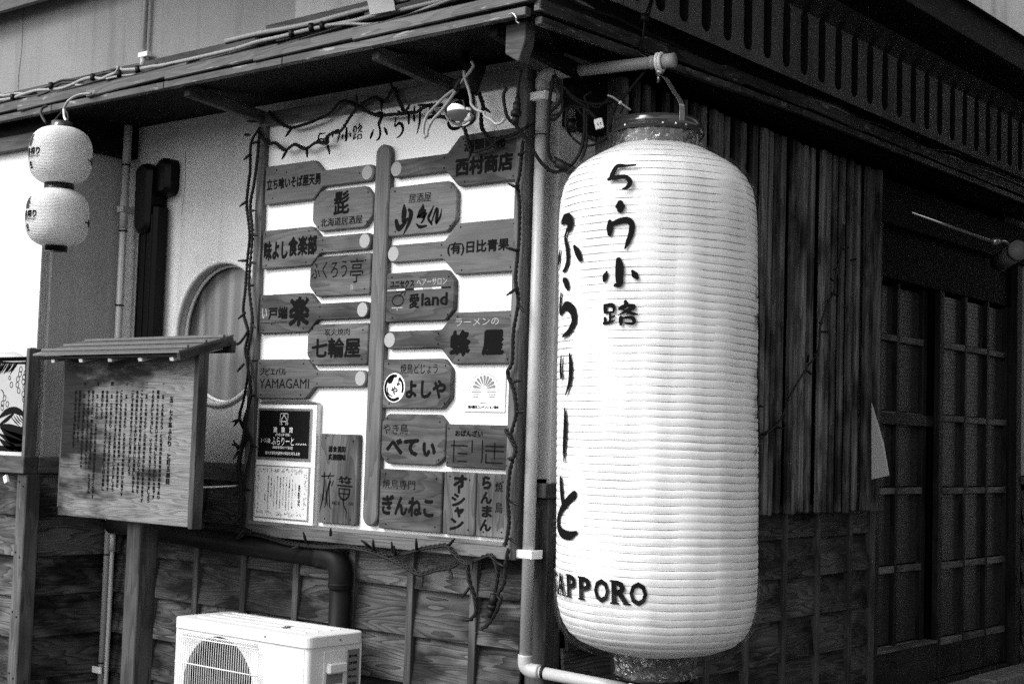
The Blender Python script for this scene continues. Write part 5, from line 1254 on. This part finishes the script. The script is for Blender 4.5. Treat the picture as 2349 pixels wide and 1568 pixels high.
# string over the slatted screen
def PB(f, pts, o): return [B(*f(x, y), o) for x, y in pts]
rt = root('string_lights', tuple(B(*c8(640,60),.15)), 'faint dark fairy lights sagging across the slatted screen', 'string lights', 'fairy light strings')
P_ = cat(PB(c8, [(655,-100),(640,60),(600,230),(590,330),(545,420),(500,560),(485,720),(400,850),(300,1020),(240,1170),(150,1260),(110,1290),(85,1180)], .15), 6)
vs, fs = tube_geo(P_, .005, 5); obj('wire', mesh('wire', vs, fs, M['cable_d'], True), rt)
for a in ((650,60,688,48),(700,130,755,118),(605,190,565,200),(585,265,555,242),(570,345,597,355),(555,400,535,392),(510,540,485,540),(500,598,530,600),(470,750,445,742),(405,850,438,872),(415,795,418,770),(295,1040,265,1035),(250,1150,262,1188),(205,1215,245,1228),(115,1270,150,1250),(78,1080,120,1085)):
    p = B(*c8(a[0],a[1]),.15); q = B(*c8(a[2],a[3]),.16)
    o = bulb_at(p, q-p, rt)

# ================================================================== CORDS, PLUGS BEHIND THE LANTERN
kc = root('extension_leads', tuple(A(*cK(860,500),.1)), 'tangle of black extension cords hanging under the eave left of the big lantern', 'cords')
def K(x, y, o): return A(*cK(x, y), -o) if False else at(*cK(x, y), 5.28+o)
for pts, r in (([(500,170),(590,330),(560,500),(450,620),(440,680),(500,700),(580,600),(590,450),(520,250)], .0055), ([(490,180),(440,500),(430,800),(425,1060),(470,1170),(560,1230)], .0065), ([(460,660),(520,640),(600,600),(700,540),(830,560)], .004),
               ([(850,520),(850,800),(825,1000),(780,1120),(690,1240),(560,1310),(450,1300),(330,1190),(200,980),(60,790),(-40,690),(-75,600),(-100,420),(-60,330)], .0065), ([(875,540),(875,800),(870,1000),(810,1190)], .006),
               ([(600,310),(720,430),(860,500),(1000,520),(1200,480)], .006), ([(640,370),(750,480),(850,540)], .007), ([(650,560),(630,760),(700,900),(850,1010),(1000,980),(1120,920)], .0045), ([(870,860),(920,920),(990,950)], .006), ([(1590,100),(1350,390),(1190,600),(1150,850)], .006), ([(760,560),(830,640),(900,560),(850,440),(930,380)], .0045), ([(860,480),(1000,560),(1150,440),(1280,410),(1320,500),(1270,630)], .004)):
    tube('cord', [K(x, y, -.02) for x, y in pts], r, M['black'], kc, 7, 5)
for (x0, y0, x1, y1, r) in ((520,1200,720,1310,.018), (480,1160,560,1220,.012)):
    tube('cord_connector', [K(x0,y0,-.03), K(x1,y1,-.03)], r, M['black'], kc, 10, 0)
p = [K(75,250,-.1), K(68,440,-.1)]; tube('cord', [K(110,120,-.1)]+p, .006, M['black'], kc, 8, 3)
tube('cord_connector', [K(66,435,-.1), K(60,540,-.1)], .009, M['black'], kc, 10, 0); tube('cord_connector', [K(60,500,-.1), K(50,640,-.1)], .014, M['black'], kc, 10, 0); tube('cord_connector', [K(50,600,-.1), K(45,660,-.1)], .019, M['black'], kc, 10, 0); tube('cord_connector', [K(45,650,-.1), K(38,760,-.1)], .012, M['black'], kc, 10, 0)
tp_ = root('cord_tap', tuple(K(705,780,-.03)), 'black cord switch wrapped in clear tape against the stucco', 'cord switch')
tube('switch_body', [K(700,690,-.03), K(698,850,-.03)], .016, M['gblack'], tp_, 6, 0)
vs = []; fs = []
for j in range(6):
    for k in range(5): q = K(640+j*22+rr.uniform(-8,8), 560+k*95+rr.uniform(-20,20), -.02+rr.uniform(-.02,.02)); vs.append(q)
for j in range(5):
    for k in range(4): a = j*5+k; fs.append((a, a+1, a+6, a+5))
obj('clear_tape', mesh('tape', vs, fs, M['film2']), tp_)
ws = root('white_socket', tuple(K(1040,740,-.05)), 'white two slot cord socket hanging left of the lantern neck', 'cord socket')
q = K(1040,745,-.06); ex = (K(1110,700,-.06)-K(965,730,-.06)).normalized(); ey = K(985,690,-.06)-K(1010,800,-.06)
MX = frame(K(1020,750,-.06), K(1080,735,-.06)-K(960,765,-.06), K(985,690,-.06)-K(1020,800,-.06))
obj('socket_body', box_me(.030,.036,.022,.002,M['white']), ws, MX)
for dx in (-.005,.005):
    obj('slot', box_me(.0022,.010,.001,0,M['ink']), ws, MX @ Matrix.Translation((dx, -.002, .0117)))
tube('cord', [K(880,580,-.05), K(930,630,-.05), K(990,690,-.05)], .008, M['black'], ws, 8, 4)
zt = root('cable_tie', tuple(K(1270,500,-.05)), 'pale cable tie sticking out of the dark cords above the lantern', 'cable tie')
tube('tie_tail', [K(1120,415,-.08), K(1190,440,-.08), K(1270,500,-.08), K(1395,590,-.08)], .0035, M['pale'], zt, 6, 4); tube('tie_head', [K(1262,492,-.08), K(1282,510,-.08)], .007, M['white'], zt, 6, 0)

# ================================================================== CABLES ON THE ROOF, side A
def runA(f, pts, o=.14): return [A(*f(x, y), o) for x, y in pts]
ca = root('eave_cables', tuple(A(200,180,.12)), 'bundle of grey and dark cables lying along the lean-to roof over the sign panel', 'cables')
runs = [([(-60,570),(160,540),(300,490),(500,430),(700,415),(850,400),(1000,350),(1150,280),(1290,245),(1420,265),(1520,220),(1620,180),(1655,120),(1645,90)], .0085, 'cable'),
        ([(-60,350),(0,480),(60,500),(250,470),(360,480)], .0075, 'cable'), ([(0,520),(150,520),(330,500),(560,420),(680,370),(800,310),(900,280),(1100,270),(1290,215),(1460,170)], .006, 'cable_d'),
        ([(100,500),(300,520),(500,500),(640,460),(740,400),(850,330),(1000,320),(1150,300)], .006, 'cable_d'), ([(1060,350),(1180,355),(1290,320),(1420,290),(1600,240),(1900,200)], .006, 'cable'),
        ([(1290,240),(1500,180),(1700,170),(1920,160),(2100,140),(2400,100)], .007, 'cable_d'), ([(1300,260),(1600,200),(1800,190),(2000,180),(2400,110)], .006, 'cable_d'), ([(1560,140),(1700,120),(1900,100),(2200,60)], .007, 'cable_d')]
for pts, r, mt in runs: tube('cable', runA(cE, pts, .16), r, M[mt], ca, 8, 5)
main = runA(cE, [(1700,120),(1730,140),(1950,125),(2150,90),(2349,60)], .16)+runA(cT, [(-60,365),(120,310),(300,270),(500,220),(700,180),(850,150),(1000,110),(1200,70),(1450,10),(1560,-20)], .16)
tube('cable', main, .0095, M['cable'], ca, 8, 5)
tube('cable', runA(cT, [(640,185),(800,175),(950,180),(1100,160),(1250,110),(1400,50),(1540,0),(1640,-40)], .18), .007, M['cable'], ca, 8, 5)
for o_, dy, r, mt in ((.13,-30,.008,'cable_d'),(.13,-42,.012,'cable'),(.15,20,.006,'cable_d')):
    tube('cable', runA(cT, [(-100,345+dy),(130,290+dy),(350,250+dy),(560,205+dy),(800,140+dy),(1000,90+dy),(1240,30+dy)], o_), r, M[mt], ca, 8, 5)
# corrugated conduit
P_ = cat(runA(cT, [(130,285),(350,238),(560,185),(740,135),(900,95)], .10), 40); vs, fs = [], []
tube_geo(P_, .014, 8, True, vs, fs, rad=[.0145 if i % 2 else .0115 for i in range(len(P_))]); obj('corrugated_conduit', mesh('flex', vs, fs, M['cable_d'], True), ca)
for x, y in ((145,285),(800,115)): tube('collar', [A(*cT(x-12,y+4),.10), A(*cT(x+14,y-3),.10)], .018, M['cable'], ca, 10, 0)
for f, x, y in ((cE,170,520),(cE,710,360),(cE,1290,240),(cE,1920,130),(cT,375,245),(cT,600,190),(cT,520,200),(cE,1660,190)):
    q = A(*f(x,y),.17); tube('cable_tie', [q+Vector((0,0,.014)), q+Vector((.006,0,-.016))], .0125, M['black'], ca, 8, 0)
vt = [(0,0)]
pf = obj('flashing_sheet', mesh('fl', [A(*cT(920,-60),.17), A(*cT(1115,-60),.17), A(*cT(1140,75),.2), A(*cT(955,110),.2)], [(3,2,1,0)], M['paper'])); 
pf.data.materials.clear(); pf.data.materials.append(M['pvc']); tag(pf, 'pale strip of flashing hanging over the cables at the top edge', 'metal strip')
pf.modifiers.new('thick', 'SOLIDIFY').thickness = .004
# side B cables
cbb = root('eave_cables', tuple(B(1600,150,.2)), 'dark cables sagging along the lean-to roof above the slatted screen', 'cables')
def RB(f, pts, o=.2): return [B(*f(x, y), o) for x, y in pts]
for pts, r, mt in (([(320,0),(450,80),(650,160),(850,225),(1000,250),(1110,300)], .0075, 'cable'), ([(500,-20),(700,80),(900,140),(1120,250),(1380,360),(1560,470),(1750,570),(1950,620),(2195,720)], .009, 'cable_d'), ([(430,-10),(700,100),(1100,260),(1400,390),(1700,560),(2000,650),(2195,745)], .006, 'cable_d'), ([(400,0),(620,130),(900,210),(1200,380),(1500,430),(1800,590),(2195,690)], .006, 'cable_d'),
                   ([(800,0),(900,130),(980,190),(1080,220)], .004, 'black')):
    tube('cable', RB(cM, pts, .2), r, M[mt], cbb, 8, 5)
tube('cable', RB(cM, [(540,0),(650,40),(730,90)], .17), .012, M['cable'], cbb); tube('cable', RB(cM, [(740,92),(900,150),(1000,190)], .17), .010, M['cable_d'], cbb)
for dy, r, mt in ((0,.008,'cable'),(25,.006,'cable_d'),(-18,.006,'cable_d')):
    tube('cable', RB(c4, [(-40,500+dy),(100,535+dy),(250,600+dy),(430,650+dy),(600,705+dy),(750,790+dy),(900,855+dy*2),(1040,905+dy),(1200,985+dy),(1380,1030+dy*2),(1460,1080+dy),(1600,1120+dy),(1830,1215+dy),(2000,1300+dy)], .2), r, M[mt], cbb, 8, 5)
tube('cable', RB(c4, [(430,650),(600,760),(720,840),(900,900),(1060,960),(1350,1080),(1640,1190),(1900,1290)], .26), .007, M['cable_d'], cbb)
tube('hanging_wire', RB(cM, [(1190,-20),(1140,130),(1120,300),(1100,400),(1190,450)], .34), .004, M['black'], cbb); tube('hanging_wire', RB(cM, [(1200,-20),(1165,120),(1140,200),(1120,290)], .34), .004, M['black'], cbb)
tube('wire_knot', RB(cM, [(1140,120),(1130,170)], .34), .016, M['black'], cbb, 8, 0)

# small hook on fascia
hkk = tube('wire_hook', [A(*cM(70,115),.585), A(*cM(100,105),.59), A(*cM(128,140),.59), A(*cM(126,165),.585), A(*cM(150,185),.58)], .003, M['steel']); tag(hkk, 'small bent wire hook on the fascia at the roof corner', 'hook')

# ================================================================== PAPER and GOOSENECK LAMP
pa, pb, pc_ = B(*c8(833,1060),.14), B(*c8(948,1535),.24), B(*c8(833,1562),.14)
pp = obj('paper_pennant', mesh('pp', [pa, pb, pc_, pa.lerp(pb,.55)+Vector((.012,0,0))], [(0,2,1,3)], M['paper'])); tag(pp, 'pale triangular sheet sticking out past the right end of the slatted screen', 'paper')
pp.modifiers.new('thick', 'SOLIDIFY').thickness = .002
gl_ = root('wall_lamp', tuple(B(2300,560,.45)), 'cylindrical spot lamp on a thin steel rod at the right edge', 'lamp')
cG = cr((2100,500,3.9196))
tube('rod', [B(*cG(700,120),.2), B(*cG(1500,410),.45)], .009, M['steel'], gl_, 8, 0)
tube('rod_joint', [B(*cG(1500,410),.45), B(*cG(1560,400),.45)], .018, M['steel'], gl_, 8, 0)
tube('bracket', [B(*cG(1550,405),.45), B(*cG(1620,405),.45), B(*cG(1670,460),.45)], .007, M['steel'], gl_, 8, 4)
p0 = B(*cG(1750,490),.50); p1 = p0+Vector((-.18,.20,-.035))
tube('lamp_shade', [p0, p1], .050, M['pvc'] if False else M['label'], gl_, 24, 0); tube('shade_rim', [p0+(p0-p1).normalized()*.004, p0+(p1-p0).normalized()*.03], .053, M['label'], gl_, 24, 0)

# ================================================================== AIR CONDITIONER
ac = root('air_conditioner', (-1.185,-.29,.1), 'ivory outdoor air conditioner unit with a wire fan guard standing in front of the siding', 'air conditioner')
X0a, X1a, YF, YB, Z0a, Z1a = -1.568, -.787, -.425, -.145, .12, .667
def rbox(x0, x1, y0, y1, z0, z1, r, mat, name, parent):
    poly = rounded([(x0,y0),(x1,y0),(x1,y1),(x0,y1)], r, 5)
    return obj(name, prism_me(name, poly, z1-z0, mat, .004), parent, Matrix.Translation((0,0,(z0+z1)/2)))
def front_face():
    pass
# body shell as prism (front handled with a fan opening)
FCX, FCZ, FR = -1.298, .43, .214
hole = [(FCX+FR*math.cos(2*math.pi*k/48), FCZ+FR*math.sin(2*math.pi*k/48)) for k in range(48)]
vs, fs = holed_rect(X0a, X1a-.02, Z0a, Z1a, hole)
k0 = len(vs); vs += [(p[0], p[1], -.03) for p in hole]
for i in range(48): fs.append((i, (i+1) % 48, k0+(i+1) % 48, k0+i))
obj('front_panel', mesh('front', vs, fs, M['ac']), ac, onA(0,0,-YF))
side = [(X1a-.02,YF)]+[(X1a-.02+.02*math.sin(math.pi/2*k/5), YF+.02-.02*math.cos(math.pi/2*k/5)) for k in range(1,6)]+[(X1a,YB),(X0a,YB),(X0a,YF)]
vs = [(p[0],p[1],z) for z in (Z0a,Z1a) for p in side]; n = len(side)
fs = [(i,i+1,n+i+1,n+i) for i in range(n-1)]+[tuple(range(n))[::-1], tuple(range(n,2*n))]
obj('casing', mesh('casing', vs, fs, M['ac']), ac)
bb('fan_cavity', X0a+.01, X1a-.2, YF+.055, YF+.06, Z0a+.01, Z1a-.02, M['acdark'], ac, 0)
fan = obj('fan', disc_me('hub', .055, M['fan'], 20, .02), ac, onA(FCX,FCZ,-YF-.02))
for k in range(3):
    a = k*2.094+.5; pts = [(.04*math.cos(a),.04*math.sin(a)),(.19*math.cos(a-.1),.19*math.sin(a-.1)),(.20*math.cos(a+.5),.20*math.sin(a+.5)),(.17*math.cos(a+1.0),.17*math.sin(a+1.0)),(.05*math.cos(a+1.1),.05*math.sin(a+1.1))]
    obj('fan_blade', prism_me('bl', rounded(pts,.02), .004, M['fan'], .001), fan, onA(FCX,FCZ,-YF-.035))
lid = rbox(X0a-.010, X1a+.008, YF-.010, YB+.008, Z1a-.012, Z1a+.030, .035, M['ac'], 'lid', ac)
for k, yy in enumerate((-.365,-.30,-.235,-.185)): bb('lid_rib', X0a+.06, X1a-.08, yy-.004, yy+.004, Z1a+.0301, Z1a+.0335, M['ac'], lid, .001)
bb('lid_label', -1.30, -1.18, -.200, -.175, Z1a+.0302, Z1a+.0325, M['white'], lid, 0); bb('lid_mark', -1.05, -1.02, -.335, -.285, Z1a+.0335, Z1a+.0345, M['label'], lid, 0)
# guard
gx0, gx1 = -1.530, -1.082; n = 34
vs = []; fs = []
for i in range(n):
    x = gx0+(gx1-gx0)*i/(n-1)
    tube_geo(cat([(x+.012,YF-.001,Z1a-.028),(x+.004,YF-.020,Z1a-.035),(x,YF-.026,Z1a-.06),(x,YF-.026,.40),(x,YF-.026,Z0a+.03)], 3), .0015, 5, True, vs, fs)
for i in range(3):
    x = gx1+.0133*(i+1); tube_geo([(x,YF-.024,Z1a-.045),(x,YF-.024,Z0a+.03)], .0021, 5, True, vs, fs)
gd_ = obj('fan_guard', mesh('guard', vs, fs, M['ac'], True), ac)
for z in (Z1a-.032, .626, .524, .422, .32): tube('guard_rail', [(gx0-.004,YF-.027 if z < Z1a-.035 else YF-.010,z),(gx1+(.045 if z < Z1a-.035 else .012),YF-.027 if z < Z1a-.035 else YF-.010,z)], .0028, M['ac'], gd_, 6, 0)
# side service cover, handle, label
bb('service_cover', X1a+.0005, X1a+.006, YF+.075, YB-.09, Z0a+.02, Z1a-.03, M['ac'], ac, .002)
bb('handle', X1a+.006, X1a+.030, YF+.085, YB-.10, Z1a-.115, Z1a-.075, M['ac'], ac, .006)
bb('handle_recess', X1a+.0062, X1a+.0075, YF+.09, YB-.105, Z1a-.155, Z1a-.115, M['label'], ac, 0)
lb = bb('label', X1a+.0006, X1a+.0018, YB-.075, YB-.012, Z1a-.34, Z1a-.035, M['label'], ac, 0)
gs = []
for i, s in enumerate(('室外機','注意 感電','AC100V','冷媒 R410A','定格','A 警告','保守点検','製造番号','50/60Hz','据付')):
    gs.append(fit(s, -.193+.0, Z1a-.06-i*.026, .045, .011, bold=.03))
lay('lettering', gs, M['ink'], onB(0,0,X1a+.0024), lb)
bb('black_mark', X1a+.0062, X1a+.0075, YF+.11, YB-.10, .47, .48, M['ink'], ac, 0)
for q in ((-1.02,YF-.0105,Z1a+.008),): obj('screw', disc_me('sc', .005, M['label'], 8), ac, onA(q[0], q[2], -q[1]+.001))
obj('screw', disc_me('sc', .005, M['label'], 8), ac, onB(-.27, Z1a+.008, X1a+.009))
for x in (X0a+.1, X1a-.12): bb('foot', x-.03, x+.03, YF-.01, YB+.01, .1, .15, M['pvc_d'], ac)
bb('front_rib', X1a-.024, X1a-.021, YF-.002, YF-.0005, Z0a+.02, Z1a-.02, M['ac'], ac, 0)

# post sticker
ps = root('post_sticker', (-.0,.045,1.15), 'small pale label on the corner post beside the lantern', 'label')
bb('label', -.0001, .001, .015, .055, 1.10, 1.18, M['trim'], ps, 0); lay('lettering', [fit('5条7', .035, 1.165, .025, .008), fit('小路', .035, 1.145, .02, .008), fit('旭川', .035, 1.12, .025, .008)], M['ink_l'], onB(0,0,.0016), ps)
